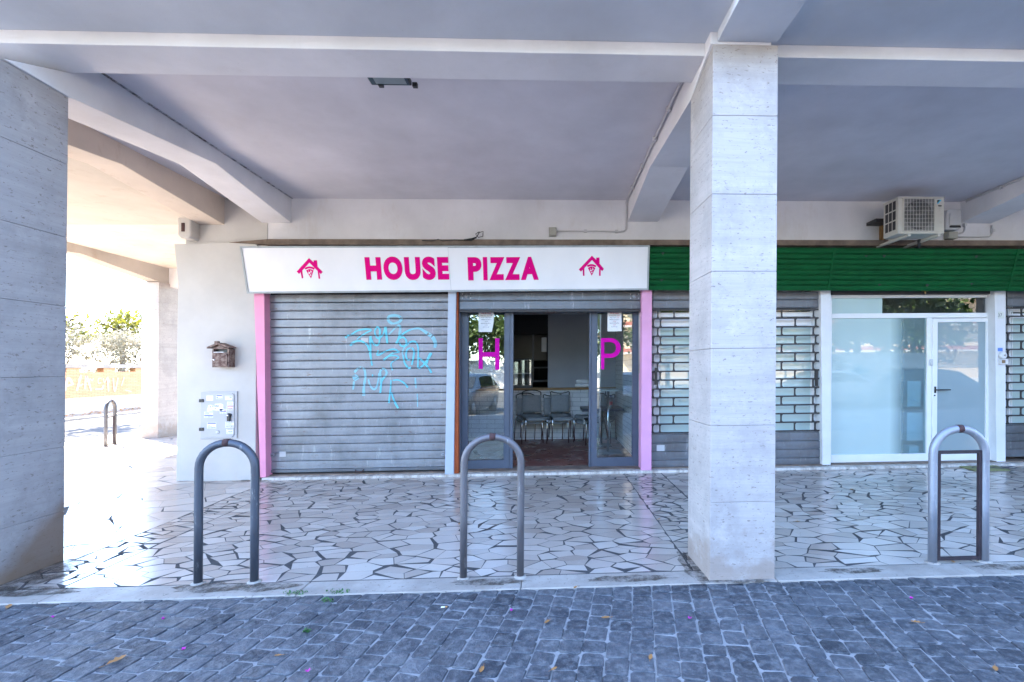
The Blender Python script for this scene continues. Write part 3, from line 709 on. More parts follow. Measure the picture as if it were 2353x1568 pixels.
MB().prism([gp.at(gx0, vb - .014, -.03), gp.at(seams[3], vb - .014, -.03), gp.at(seams[3], vb, -.03), gp.at(gx0, vb, -.03)], gp.N * .036).build('edge_strip', GREEN, T)
for p in ((1523, 583), (1520, 644), (1990, 589), (2031, 589), (2020, 655), (2243, 590), (2232, 653), (2130, 656)):
    u, v = gp.pix(*p); mb = MB(); rr = rnd(.014, .024)
    mb.prism([gp.at(u + rr * (1 + .5 * math.sin(3 * a)) * math.cos(a), v + rr * math.sin(a), .004) for a in [i * math.pi / 6 for i in range(12)]], gp.N * .004); mb.build('rusty_fixing', GRILL, T)

# ================================================================== ROLLER SHUTTERS
def slats(x0, x1, z0, z1, n, Y, mb=None):
    mb = mb or MB(); p = (z1 - z0) / n; rows = []
    for k in range(n):
        zt = z1 - k * p
        rows += [(zt, .022), (zt - p * .035, .022), (zt - p * .045, .002), (zt - p * .07, .0), (zt - p * .5, -.0022), (zt - p * .86, -.0012), (zt - p * .90, -.005), (zt - p * .94, -.006), (zt - p * .965, -.004), (zt - p * .975, .022)]
    mb.sheet([[(x0, Y + y, z), ((x0 + x1) / 2, Y + y, z), (x1, Y + y, z)] for z, y in rows], th=(0, .02, 0), sm=False); return mb
def slat_y(z, z0, z1, n):
    p = (z1 - z0) / n; q = ((z1 - z) / p) % 1
    return .018 if q < .04 or q > .972 else -.0022 if q < .87 else -.0062
YS = 7.25
a, b = atY(611, 677, YS), atY(1028, 1080, YS)
sx0, sx1, sz1, sz0 = a.x, b.x + .02, a.z, b.z + .05
T = thing('roller_shutter', (-2.8, YS, 0), 'closed grey roller shutter with pale blue graffiti under the white sign', 'shutter')
slats(sx0, sx1, sz0, sz1, 21, YS).build('slat', STEEL, T, fix=False)
MB().box(sx0, sx1, YS - .012, YS + .02, sz0 - .045, sz0 - .002).build('bottom_rail', STEELD, T, bevel=.004)
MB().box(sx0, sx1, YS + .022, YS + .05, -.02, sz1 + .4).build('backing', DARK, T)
hd = MB(); hx = -2.75; hd.tube([(hx - .06, YS - .02, sz0 - .02), (hx - .04, YS - .05, sz0 - .045), (hx + .04, YS - .05, sz0 - .045), (hx + .06, YS - .02, sz0 - .02)], .007); hd.build('handle', RUST, T)
for px, py in ((627, 1046), (1019, 1045)):
    p = atY(px, py, YS); lk = MB(); lk.lathe([(.034, 0), (.034, -.012), (.026, -.016), (.0, -.016)], (p.x, YS - .002, p.z), 20, 'y'); o = lk.build('lock', STEEL, T)
    MB().box(p.x - .013, p.x + .013, YS - .0205, YS - .017, p.z - .004, p.z + .004).build('keyhole', BLACK, o)
for px, py, w_, h_ in ((650, 1044, .09, .075), (838, 782, .10, .06)):
    p = atY(px, py, YS); MB().box(p.x - w_ / 2, p.x + w_ / 2, YS - .0062, YS - .002, p.z - h_ / 2, p.z + h_ / 2).build('patch', PLAST, T)
zG = zz(1300, 1230, .27425)
def gr(strokes, mat):
    mb = MB()
    for si, (w, l) in enumerate(strokes):
        lift = si * .00012 + (.0 if mat is CYANF else .004)
        P = [atY(*zG(*p), YS) for p in l]; ws = w if isinstance(w, list) else [w] * len(P)
        ribbon(mb, [(p.x, p.z) for p in P], [x * .00098 for x in ws], lambda u, v, lift=lift: Vector((u, YS - .001 - lift + slat_y(v, sz0, sz1, 21), v)), 14)
    return mb.build('graffiti', mat, T, fix=False)
gr([([34, 26, 20, 14], [(300, 445), (345, 410), (410, 400), (490, 408)]), ([20, 26, 26, 22, 16], [(390, 395), (480, 340), (590, 320), (665, 325), (672, 345)]), ([14, 22, 20, 12], [(672, 345), (620, 365), (540, 410), (465, 470)]),
    ([34, 30, 26, 26, 26, 22], [(370, 560), (420, 510), (510, 490), (590, 525), (640, 600), (690, 850)]), ([36, 32, 24, 20, 16], [(668, 420), (664, 500), (668, 600), (672, 700), (680, 760)]),
    ([20, 26, 24, 20], [(668, 440), (710, 530), (765, 555), (795, 510)]), ([20, 28, 28, 24, 20, 24], [(795, 510), (800, 400), (800, 320), (760, 288), (728, 360), (760, 450)]),
    ([24, 26, 20], [(760, 450), (800, 450), (850, 395)]), ([18, 22, 36, 38], [(850, 395), (872, 330), (880, 300), (882, 285)]), ([38, 34, 32, 30], [(882, 285), (895, 380), (905, 470), (914, 530)]),
    ([30, 30, 36], [(1090, 400), (1070, 470), (1042, 528)]), ([24, 24, 26, 26], [(1042, 528), (1080, 450), (1150, 380), (1250, 325)]),
    ([20, 24, 26, 26, 24, 22], [(1085, 455), (1150, 440), (1190, 500), (1170, 565), (1110, 560), (1085, 510)]), ([24, 26, 26, 22, 20, 22], [(1180, 565), (1250, 505), (1320, 505), (1360, 590), (1360, 750), (1356, 890)]),
    ([22, 24, 26, 20, 22, 22], [(780, 625), (762, 690), (800, 690), (900, 635), (1010, 612), (1090, 652)]), ([20, 20, 22, 30], [(1090, 652), (1000, 665), (930, 710), (856, 770)]),
    ([30, 22, 20, 20, 18, 14, 18], [(856, 770), (930, 715), (1030, 705), (1075, 735), (1000, 785), (965, 830), (985, 920)]),
    ([16, 24, 24, 20, 18], [(1250, 590), (1200, 620), (1185, 700), (1210, 770), (1250, 760)]), ([22, 26, 26, 24], [(1270, 590), (1300, 640), (1290, 740), (1268, 840)]), ([18, 24, 28, 28], [(1145, 700), (1160, 800), (1215, 880), (1255, 880)]),
    ([22, 26, 26, 30], [(1366, 895), (1430, 850), (1500, 760), (1555, 665)]), ([44, 34, 24], [(1545, 675), (1500, 760), (1490, 820)]), ([30, 30, 28, 30], [(1375, 740), (1450, 810), (1510, 880), (1555, 955)]),
    ([14, 18, 22], [(697, 975), (697, 990), (697, 1008)]), ([18, 20, 22, 22, 26], [(965, 1060), (962, 1150), (950, 1260), (940, 1340), (935, 1395)]), ([18, 22, 30, 26], [(970, 1240), (1000, 1330), (1030, 1400), (1070, 1470)]),
    ([18, 20, 22, 28], [(990, 1065), (1070, 1060), (1150, 1100), (1212, 1170)]), ([20, 22, 26], [(880, 1000), (830, 1080), (812, 1250)])], CYAN)
gr([([38, 42, 40, 42, 38], [(985, 240), (930, 200), (930, 140), (1000, 118), (1080, 130)]), ([38, 46, 40, 26], [(1070, 125), (1110, 165), (1080, 215), (985, 240)]), ([40, 34, 26, 22], [(1095, 380), (1095, 290), (1060, 270), (930, 400)]), ([22, 24, 30], [(1100, 260), (1090, 330), (1085, 400)]),
    ([20, 30, 46, 60, 52, 44], [(1250, 325), (1370, 310), (1480, 370), (1570, 440), (1610, 520), (1600, 590)]), ([16, 22, 22, 16], [(1140, 720), (1130, 660), (1155, 590), (1170, 560)]),
    ([60, 90, 60], [(420, 990), (450, 1030), (470, 1060)]), ([34, 30, 30, 34, 34, 44], [(430, 950), (500, 880), (570, 900), (590, 1000), (570, 1150), (566, 1290)]), ([30, 30, 20], [(425, 1080), (420, 1140), (410, 1200)]),
    ([22, 24, 26, 26, 22, 24], [(635, 1050), (660, 1140), (710, 1195), (750, 1170), (775, 1080), (790, 960)]), ([26, 30, 30, 30], [(810, 1250), (815, 1060), (810, 930), (860, 890)]), ([26, 30, 22], [(860, 890), (900, 960), (830, 1080)]),
    ([22, 26, 20], [(1318, 1030), (1322, 1100), (1330, 1180)]), ([14, 16, 12], [(1345, 1260), (1350, 1360), (1352, 1455)])], CYANF)

# partly rolled shutter over the glass door
T = thing('roller_shutter', (0, YS, 2.4), 'rolled up dirty roller shutter over the open glass door', 'shutter')
a, b = atY(1057, 672, 7.22), atY(1474, 711, 7.22)
slats(a.x, b.x, b.z, a.z, 2, 7.22).build('slat', STEELD, T, fix=False)
MB().box(a.x, b.x, 7.205, 7.26, b.z - .035, b.z - .001).build('bottom_rail', GRILL, T, bevel=.004)
hd = MB(); p = atY(1266, 719, 7.2); hd.tube([(p.x - .05, 7.2, p.z + .03), (p.x - .045, 7.17, p.z - .005), (p.x + .045, 7.17, p.z - .005), (p.x + .05, 7.2, p.z + .03)], .006); hd.build('handle', RUST, T)
zq = zz(1750, 1150, .5102)
for q in ((228, 68), (1545, 70)):
    p = atY(*zq(*q), 7.22); lk = MB(); lk.lathe([(.034, 0), (.034, -.012), (.02, -.016), (.0, -.016)], (p.x, 7.218, p.z), 18, 'y'); lk.build('lock', STEEL, T)
    for dx, dy in ((-.06, .03), (-.06, -.03), (.06, .03), (.06, -.03)):
        MB().lathe([(.009, 0), (.009, -.006), (0, -.008)], (p.x + dx, 7.219, p.z + dy), 10, 'y').build('rivet', PLAST, T)
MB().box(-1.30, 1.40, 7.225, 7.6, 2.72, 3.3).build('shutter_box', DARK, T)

def grille(label, u0, u1, rows_y, odd, even, top, bot, n_top, n_bot, Y, group=None):
    T = thing('grille_shutter', ((atY(u0, 900, Y).x + atY(u1, 900, Y).x) / 2, Y, 0), label, 'security shutter', group)
    x0, x1 = atY(u0, 850, Y).x, atY(u1, 850, Y).x; um = (u0 + u1) / 2
    zr = [atY(1700, y, Y).z for y in rows_y]
    slats(x0, x1, zr[0] + .02, atY(1700, top, Y).z, n_top, Y).build('upper_slat', STEELD, T, fix=False)
    slats(x0, x1, atY(1700, bot, Y).z, zr[-1] - .02, n_bot, Y).build('lower_slat', STEELD, T, fix=False)
    g = MB()
    for i, z in enumerate(zr): g.box(x0, x1, Y - .004, Y + .016, z - .0115, z + .0115)
    for i in range(len(zr) - 1):
        for u in (odd if i % 2 == 0 else even):
            x = atY(u, 850, Y).x
            g.prism([(x - .0125, Y - .002, zr[i + 1] + .0116), (x + .0125, Y - .002, zr[i + 1] + .0116), (x + .010, Y - .002, (zr[i] + zr[i + 1]) / 2), (x + .0125, Y - .002, zr[i] - .0116), (x - .0125, Y - .002, zr[i] - .0116), (x - .010, Y - .002, (zr[i] + zr[i + 1]) / 2)], (0, .013, 0))
            for zc in (zr[i] - .012, zr[i + 1] + .012): g.box(x - .02, x + .02, Y - .0065, Y - .0042, zc - .012, zc + .012)
    g.build('grille', GRILL, T)
    return T, x0, x1, zr
s2 = lambda l: [x / 1.7408 for x in l]
ry = [711.8 + 20.05 * i for i in range(15)]
T, gx0_, gx1_, gzr = grille('open brick pattern security shutter split by the middle pillar', 1499, 1887, ry,
       s2([2630, 2695, 2839, 2982, 3126, 3253]), s2([2612, 2641, 2776, 2911, 3046, 3180, 3262]), 671, 1074, 2, 4, 7.27)
for u, v in ((1507, 865), (1876, 868)):
    p = atY(u, v, 7.26); MB().box(p.x - .018, p.x + .018, 7.245, 7.275, p.z - .13, p.z + .13).build('lock', BLACK, T, bevel=.003)
p = atY(1518, 1030, 7.26); MB().box(p.x - .06, p.x + .06, 7.258, 7.262, p.z - .045, p.z + .045).build('patch', PLAST, T)
ry2 = [711 + 19.5 * i for i in range(15)]
grille('open brick pattern security shutter at the right edge beside number 37', 2313, 2640, ry2, s2([4085, 4215, 4345, 4475]), s2([4032, 4150, 4280, 4410, 4540]), 668, 1062, 2, 4, 7.27)

# windows behind the two grilles
def shopwin(label, u0, u1, Y, top, glass_top, bot, fl, frr, group=None):
    T = thing('shop_window', (atY((u0 + u1) / 2, 900, Y).x, Y, 0), label, 'window', group)
    q = lambda u, v: atY(u, v, Y)
    fr = MB(); x0, x1 = q(u0, 850).x, q(u1, 850).x; zt, zb = q(1700, top).z, q(1700, bot).z
    zg = q(1700, glass_top).z; xl, xr = q(fl, 850).x, q(frr, 850).x
    fr.box(x0, xl, Y - .03, Y + .04, zb, zt); fr.box(xr, x1, Y - .03, Y + .04, zb, zt)
    fr.box(xl, xr, Y - .03, Y + .04, zt - .085, zt - .015); fr.box(xl, xr, Y - .02, Y + .04, zg, zt - .11); fr.box(xl, xr, Y - .03, Y + .04, zb, zb + .06)
    for x in (x0 + .02, x0 + .05, xl - .035, xr + .03): fr.box(x, x + .012, Y - .045, Y - .031, zb, zt)
    fr.build('frame', WHITE, T, bevel=.003)
    MB().box(xl, xr, Y, Y + .012, zb + .06, zg).build('pane', FROST, T)
    MB().box(xl, xr, Y + .02, Y + .03, zg, zt + .25).build('upper_pane', TRANG, T)
shopwin('white framed frosted window behind the security shutter by the pillar', 1498, 1888, 7.42, 716, 750, 1000, 1516, 1862)
shopwin('white framed window behind the security shutter at the right edge', 2312, 2640, 7.42, 708, 735, 1000, 2318, 2600)

# ================================================================== SHOP FRONT 37
Y = 7.34; q = lambda u, v: atY(u, v, Y)
T = thing('glazed_shop_front', (5.6, Y, 0), 'white aluminium shop front with frosted panes and a glazed door', 'shop front')
zr = lambda v: q(2090, v).z; xr = lambda u: q(u, 850).x
fr = MB(); x0, x1 = xr(1907), xr(2281); zt, zb = zr(678), zr(1066)
fr.box(x0, x0 + .028, Y, Y + .06, zb, zt); fr.box(x1 - .04, x1, Y, Y + .06, zb, zt); fr.box(x0 + .028, x1 - .04, Y, Y + .06, zt - .045, zt)
fr.box(x0 + .028, x1 - .04, Y - .003, Y + .057, zr(731), zr(720)); fr.box(xr(2130), xr(2141), Y, Y + .06, zb, zr(731)); fr.box(x0 + .028, xr(2130), Y - .004, Y + .06, zb, zr(1043))
fr.build('frame', WHITE, T, bevel=.004)
MB().box(x0 + .028, xr(2029), Y + .026, Y + .034, zr(720), zt - .045).build('frosted_transom', FROST, T)
MB().box(xr(2029) + .001, x1 - .04, Y + .026, Y + .034, zr(720), zt - .045).build('transom_pane', TRANG, T)
Mf = NM('half_frosted_film', (.52, .66, .65), .5); tr = Mf.n('ShaderNodeBsdfTransparent'); tr.inputs[0].default_value = (.72, .86, .9, 1)
m1 = Mf.n('ShaderNodeMixShader'); Mf.link(Mf.ramp(Mf.math('ADD', Mf.math('MULTIPLY', Mf.axis(0), 1.0), .9), [(.60, .10), (.84, .84)]), m1.inputs[0]); gl = Mf.n('ShaderNodeBsdfGlossy'); gl.inputs['Roughness'].default_value = .01
m2 = Mf.n('ShaderNodeMixShader'); m2.inputs[0].default_value = .11
Mf.link(Mf.b.outputs[0], m1.inputs[1]); Mf.link(tr.outputs[0], m1.inputs[2]); Mf.link(m1.outputs[0], m2.inputs[1]); Mf.link(gl.outputs[0], m2.inputs[2]); Mf.link(m2.outputs[0], Mf.out.inputs[0])
MB().box(x0 + .028, xr(2130), Y + .026, Y + .034, zr(1043), zr(731)).build('side_pane', Mf.m, T)
d = MB(); dx0, dx1, dz0, dz1 = xr(2141) + .004, x1 - .044, zr(1064), zr(732) - .004; gx_0, gx_1, gz_0, gz_1 = xr(2153), xr(2265), zr(1040), zr(741)
d.box(dx0, gx_0, Y - .012, Y + .045, dz0, dz1); d.box(gx_1, dx1, Y - .012, Y + .045, dz0, dz1); d.box(gx_0, gx_1, Y - .012, Y + .045, dz0, gz_0); d.box(gx_0, gx_1, Y - .012, Y + .045, gz_1, dz1)
D = d.build('door', WHITE, T, bevel=.004)
MB().box(gx_0, gx_1, Y + .012, Y + .02, gz_0, gz_1).build('door_pane', FROSTD, D)
p = q(2147, 896); h = MB(); h.box(p.x - .014, p.x + .014, Y - .022, Y - .0125, p.z - .05, p.z + .05); h.tube([(p.x, Y - .02, p.z), (p.x, Y - .06, p.z), (p.x + .21, Y - .062, p.z)], .010); h.build('handle', BLACK, D, bevel=.002)
p = q(2146, 909); MB().lathe([(.012, 0), (.012, -.006), (0, -.006)], (p.x, Y - .013, p.z), 12, 'y').build('lock', BLACK, D)
p = q(2139, 833); MB().box(p.x - .022, p.x + .022, Y - .02, Y - .001, p.z - .05, p.z + .05).build('alarm_contact', PLAST, T, bevel=.004)
dk = MB(); dk.box(x0 - .02, x1 + .05, Y - .06, Y + .2, zt + .002, zt + .25); dk.build('shutter_slot', GRILL, T)
p = q(2117, 669); lk = MB(); lk.box(p.x - .05, p.x + .05, Y - .085, Y - .06, p.z - .02, p.z + .015); lk.tube([(p.x, Y - .08, p.z), (p.x, Y - .08, p.z - .06)], .012); lk.build('padlock', m_plain('brass', (.4, .27, .12), .3, 1), T)
# things standing behind the frosted pane
t_ = tag(MB().box(x0 + .03, xr(2036), Y + .075, Y + .09, .06, 2.5).build('white_screen', PAPER), 'white partition board standing right behind the frosted pane', 'partition')
for (u, v, w_, h_, n_) in ((2096, 905, .22, .40, 'upper'), (2098, 980, .26, .44, 'lower'), (2096, 1035, .16, .14, 'lowest')):
    p = atY(u, v, 7.5); tag(MB().box(p.x - w_ / 2, p.x + w_ / 2, 7.46, 7.62, p.z - h_ / 2, p.z + h_ / 2).build('storage_box', PAPER), 'blurred white box behind the frosted pane, %s in the stack of three' % n_, 'box', 'white boxes behind the frosted pane')
struct(MB().box(1.62, 12, 7.43, 7.88, -.05, .05).build('shop_floor', GREYP))
for xw in (1.61, 4.16): MB().box(xw, xw + .02, 7.5, 8.1, 0, 3.2).build('shop_partition', GREYP, B)

# ================================================================== PIZZA SHOP GLASS DOORS
Y = 7.40; q = lambda u, v: atY(u, v, Y)
zM = zz(1750, 1150, .5102)
def panel(label, u0, gu0, gu1, u1, vb, gvb, strip):
    T = thing('sliding_door', (q((u0 + u1) / 2, 900).x, Y, .05), label, 'door')
    x0, x1, a, b = q(u0, 900).x, q(u1, 900).x, q(gu0, 900).x, q(gu1, 900).x; um = (u0 + u1) / 2
    zb, gb, gt, zt = q(um, vb).z, q(um, gvb).z, q(um, 716).z - .02, q(um, 700).z
    f = MB(); f.box(x0, a, Y - .025, Y + .025, zb, zt); f.box(b, x1, Y - .025, Y + .025, zb, zt); f.box(a, b, Y - .025, Y + .025, zb, gb); f.box(a, b, Y - .025, Y + .025, gt, zt)
    f.box(a, a + .012, Y - .031, Y - .0255, gb, gt); f.box(b - .012, b, Y - .031, Y - .0255, gb, gt); f.box(a, b, Y - .0305, Y - .0258, gb, gb + .012)
    f.build('frame', FRAME, T, bevel=.003)
    s0, s1 = [q(u, 900).x for u in strip]; MB().box(min(s0, s1), max(s0, s1), Y - .045, Y + .03, zb, zt).build('edge_strip', FRAME, T, bevel=.004)
    MB().box(a, b, Y - .006, Y + .006, gb, gt).build('pane', GLASS, T)
    return T
DL = panel('left glass door panel with a magenta letter H, reflecting trees', 1059, 1075, 1160, 1171.5, 1083, 1058.5, (1172, 1179.5))
DR = panel('right glass door panel with a magenta letter P and round table behind', 1357.5, 1370, 1453.5, 1469.5, 1079, 1052, (1353, 1357))
dp = lambda x, y: atY(*zM(x, y), Y - .009)
h = MB()
for l in ([(322, 400), (355, 400), (355, 508), (452, 508), (452, 400), (485, 400), (485, 648), (452, 648), (452, 545), (355, 545), (355, 640), (322, 640)],): h.prism([dp(*p) for p in l], (0, .0015, 0))
h.build('letter_h', MAGDOOR, DL)
pp = [(1282, 398), (1360, 398)] + [(1362 + 75 * math.sin(a), 475.5 - 77.5 * math.cos(a)) for a in [i * math.pi / 10 for i in range(1, 10)]] + [(1360, 553), (1308, 553), (1308, 643), (1282, 643)]
h = MB(); ou = [(1282, 398), (1360, 398)] + [(1360 + 77 * math.sin(i * math.pi / 12), 475.5 - 77.5 * math.cos(i * math.pi / 12)) for i in range(1, 12)] + [(1360, 553), (1308, 553)]
inn = [(1308, 430), (1356, 430)] + [(1356 + 44 * math.sin(i * math.pi / 12), 475.5 - 45 * math.cos(i * math.pi / 12)) for i in range(1, 12)] + [(1356, 520), (1308, 520)]
h.prism([dp(*p) for p in [(1282, 398), (1308, 398), (1308, 643), (1282, 643)]], (0, .0015, 0))
o2 = [(1308, 398)] + ou[1:]
for i in range(len(o2) - 1): h.poly([dp(*o2[i]), dp(*o2[i + 1]), dp(*inn[i + 1]), dp(*inn[i])])
h.build('letter_p', MAGDOOR, DR, fix=False)
def menu(label, quad, lines, parent_y):
    pts = [atY(*zM(*p), parent_y) for p in quad]
    T = MB().prism(pts, (0, .0012, 0)).build('menu_sheet', PAPER); tag(T, label, 'menu', 'price lists on the glass doors')
    for mat, ls in lines:
        for s, xa, xb, y0, y1, bold in ls:
            mb = MB(); a_, b_ = atY(*zM(xa, y1), parent_y - .0012), atY(*zM(xb, y0), parent_y - .0012); put_text(mb, s, lambda u, v, w: Vector((u, parent_y - .0012, v)), (a_.x, b_.x, a_.z, b_.z), bold); mb.build('print', mat, T, fix=False)
menu('white price list on the left glass door, above the letter H', [(322, 350), (426, 350), (441, 268), (441, 195), (322, 195)],
     [(INKR, [('HOUSE PIZZA', 344, 421, 198, 208, .02)]), (INKK, [('PIZZA ALLA PALA €9,99', 338, 428, 218, 226, 0), ('PIZZA TONDA €5,00', 344, 422, 233, 241, 0), ('PANINO COTOLETTA', 342, 422, 249, 257, 0), ('€3,00', 372, 394, 264, 271, 0), ('PANINO PORCHETTA', 340, 416, 279, 287, 0), ('€3,99', 370, 394, 293, 300, 0), ('FRITTI €1,50', 356, 406, 308, 316, 0)])], Y - .0085)
menu('white price list on the right glass door, above the letter P', [(1333, 346), (1443, 344), (1443, 195), (1333, 195)],
     [(INKR, [('HOUSE PIZZA', 1351, 1421, 198, 208, .02), ('€9,99', 1408, 1429, 219, 226, .01), ('€5,00', 1402, 1422, 235, 242, .01), ('€3,00', 1377, 1398, 263, 270, .01), ('€3,99', 1377, 1398, 291, 299, .01)]),
      (INKK, [('PIZZA ALLA PALA', 1346, 1405, 219, 226, 0), ('PIZZA TONDA', 1352, 1400, 235, 242, 0), ('PANINO COTOLETTA', 1350, 1425, 249, 257, 0), ('PANINO PORCHETTA', 1349, 1425, 277, 285, 0), ('FRITTI €1,50', 1363, 1410, 306, 314, 0)])], Y - .0085)

# ================================================================== THINGS ON THE WALLS
# electricity cabinet with stickers
zK = zz(780, 1540, .1531); YC = 7.125
T = thing('meter_cabinet', atY(505, 1000, 7.13), 'grey metal meter cabinet covered in small adverts, set low in the corner wall', 'cabinet')
def kq(x, y): return atY(*zK(x, y), YC)
MB().prism([kq(160, 1415), kq(1105, 1390), kq(1110, 165), kq(170, 190)], (0, -.012, 0)).build('frame', METERD, T, bevel=.003)
dpts = [kq(205, 1305), kq(258, 1358), kq(990, 1355), kq(1042, 1305), kq(1042, 265), kq(990, 218), kq(262, 220), kq(210, 275)]
D = MB().prism([p + Vector((0, -.0125, 0)) for p in dpts], (0, -.012, 0)).build('door', METERD, T, bevel=.002)
for y in (390, 1135):
    p = kq(205, y + 25); MB().box(p.x - .028, p.x + .03, YC - .04, YC - .025, p.z - .02, p.z + .025).build('hinge', GRILL, T, bevel=.003)
p = kq(930, 790); lk = MB(); lk.lathe([(.03, 0), (.03, -.02), (.012, -.022)], (p.x, YC - .0246, p.z), 16, 'y'); lk.box(p.x - .017, p.x + .017, YC - .055, YC - .0247, p.z - .085, p.z - .012); lk.build('handle', BLACK, D)
MB().lathe([(.013, 0), (.013, -.003), (0, -.003)], (p.x - .01, YC - .0470, p.z), 12, 'y').build('keyhole', CHROME, D)
p = kq(628, 1235); MB().lathe([(.027, 0), (.027, -.002), (0, -.002)], (p.x, YC - .0246, p.z), 18, 'y').build('vent_plug', PLAST, D)
YF = YC - .0247
def sticker(x0, y0, x1, y1, texts, bars=(), ragged=False):
    P = lambda x, y, w=0: atY(*zK(x, y), YF - .0008 - w)
    if ragged:
        pts = [(x0, y1 - 30), (x0 + 20, y1), (x0 + (x1 - x0) * .4, y1 - 40), (x0 + (x1 - x0) * .6, y1 - 25), (x1 - 40, y1 - 20), (x1, y1 - 70), (x1, y0 + 30), (x1 - 60, y0), (x0 + (x1 - x0) * .5, y0 + 10), (x0 + (x1 - x0) * .45, y0 + 60), (x0 + (x1 - x0) * .35, y0 + 50), (x0 + 100, y0 + 35), (x0 + 40, y0 + 45)]
    else: pts = [(x0, y1), (x1, y1 - 2), (x1, y0 - 2), (x0, y0)]
    o = MB().prism([P(*p) for p in pts], (0, .0008, 0)).build('sticker', PAPER, D)
    by = {}
    for s, mt, a, b, c, e in texts:
        mb = by.setdefault(mt.name, (MB(), mt))[0]; pa, pb = P(a, e, .0006), P(b, c, .0006); put_text(mb, s, lambda u, v, w: Vector((u, pa.y, v)), (pa.x, pb.x, pa.z, pb.z), .012)
    for mt, a, b, c, e in bars:
        mb = by.setdefault(mt.name, (MB(), mt))[0]; mb.poly([P(a, e, .0007), P(b, e, .0007), P(b, c, .0007), P(a, c, .0007)])
    for mb, mt in by.values(): mb.build('print', mt, o, fix=False)
sticker(300, 282, 472, 415, [], []); sticker(550, 264, 716, 380, [('320 8160293', INK, 562, 708, 350, 376)], [(INK, 560, 708, 272, 296), (INK, 560, 606, 320, 336)])
sticker(786, 286, 972, 400, [], [(INK, 792, 968, 296, 304), (INK, 900, 960, 320, 336)]); sticker(838, 440, 1000, 536, [('331 2098912', INKG, 850, 986, 508, 530)], [(INKG, 848, 990, 452, 458), (INKG, 860, 985, 484, 490)])
sticker(828, 542, 998, 666, [('333 3401016', INK, 838, 988, 634, 658)], [(INKR, 840, 996, 550, 570), (INKK, 842, 872, 584, 594), (INKR, 840, 986, 612, 626)])
sticker(648, 630, 822, 758, [('TRASLOCHI', INK, 660, 812, 640, 658), ('339 2885353', INK, 658, 812, 726, 750)], [(INK, 656, 812, 686, 706), (INKR, 770, 810, 672, 690)])
sticker(240, 704, 472, 862, [('TRASLOCHI', INK, 254, 460, 712, 738), ('324 6859581', INK, 254, 462, 824, 854)], [(INK, 254, 370, 744, 752), (INK, 254, 415, 776, 780), (INK, 244, 470, 792, 814)])
sticker(316, 982, 556, 1140, [('328 6285498', INK, 328, 540, 1100, 1132)], [(INK, 328, 542, 990, 1018), (INK, 340, 400, 1058, 1064), (INK, 330, 440, 1080, 1088)])
sticker(792, 960, 1020, 1120, [('TRASLOCHI', INK, 804, 1010, 964, 990), ('SGOMBERI', INK, 804, 958, 1014, 1036), ('338 6715053', INK, 800, 1010, 1074, 1110)], [(INK, 804, 1006, 1060, 1066)])
sticker(820, 1160, 994, 1284, [('340 1457013', INK, 828, 980, 1244, 1274)], [(INK, 838, 984, 1166, 1174), (INK, 870, 910, 1210, 1226), (INK, 920, 978, 1206, 1222)])
sticker(310, 486, 738, 700, [('a', INKK, 386, 420, 556, 592), ('rte', INKK, 446, 484, 540, 586), ('ceci', INKK, 508, 624, 516, 580), ('vi', INKK, 508, 546, 596, 640)], [], True)
sticker(332, 500, 336, 503, [])
# mailbox
zL = zz(800, 1340, .10204); YB = 6.99
T = thing('mailbox', atY(510, 845, 7.12), 'rusty house shaped mailbox on the white corner wall', 'mailbox')
mq = lambda x, y, Y=YB: atY(*zL(x, y), Y)
bx0, bx1, bz0, bz1 = mq(468, 1270).x, mq(1120, 1270).x, mq(700, 1270).z, mq(700, 560).z; pk = mq(740, 400)
b = MB(); b.box(bx0, bx1, YB + .004, 7.128, bz0, bz1 - .05); b.prism([(bx0, YB + .004, bz1), (bx1, YB + .004, bz1), (pk.x, YB + .004, pk.z)], (0, .13, 0)); b.box(bx0, bx0 + .02, YB + .004, 7.128, bz1 - .05, bz1); b.box(bx1 - .02, bx1, YB + .004, 7.128, bz1 - .05, bz1)
b.build('body', MAIL, T)
MB().box(bx0 + .02, bx1 - .02, YB + .06, 7.12, bz1 - .05, bz1).build('slot', BLACK, T)
MB().box(bx0 + .022, bx1 - .07, YB - .002, YB + .06, bz1 - .048, bz1 - .038).build('letter_edge', PAPER, T)
rf = MB(); L_, R_ = mq(315, 540), mq(1190, 530)
for e in (L_, R_):
    rf.prism([(pk.x, YB - .03, pk.z + .006), (e.x, YB - .03, e.z), (e.x, YB - .03, e.z + .022), (pk.x, YB - .03, pk.z + .034)], (0, .158, 0))
rf.box(pk.x - .07, pk.x - .025, YB + .01, YB + .06, pk.z, pk.z + .055); rf.build('roof', MAIL, T, bevel=.002)
dr = MB(); dr.box(bx0 + .012, bx1 - .016, YB - .008, YB + .003, bz0 + .015, bz1 - .064); dr.build('door', MAIL, T, bevel=.003)
p = mq(565, 975); MB().lathe([(.012, 0), (.012, -.004), (0, -.005)], (p.x, YB - .009, p.z), 14, 'y').build('lock', CHROME, T)
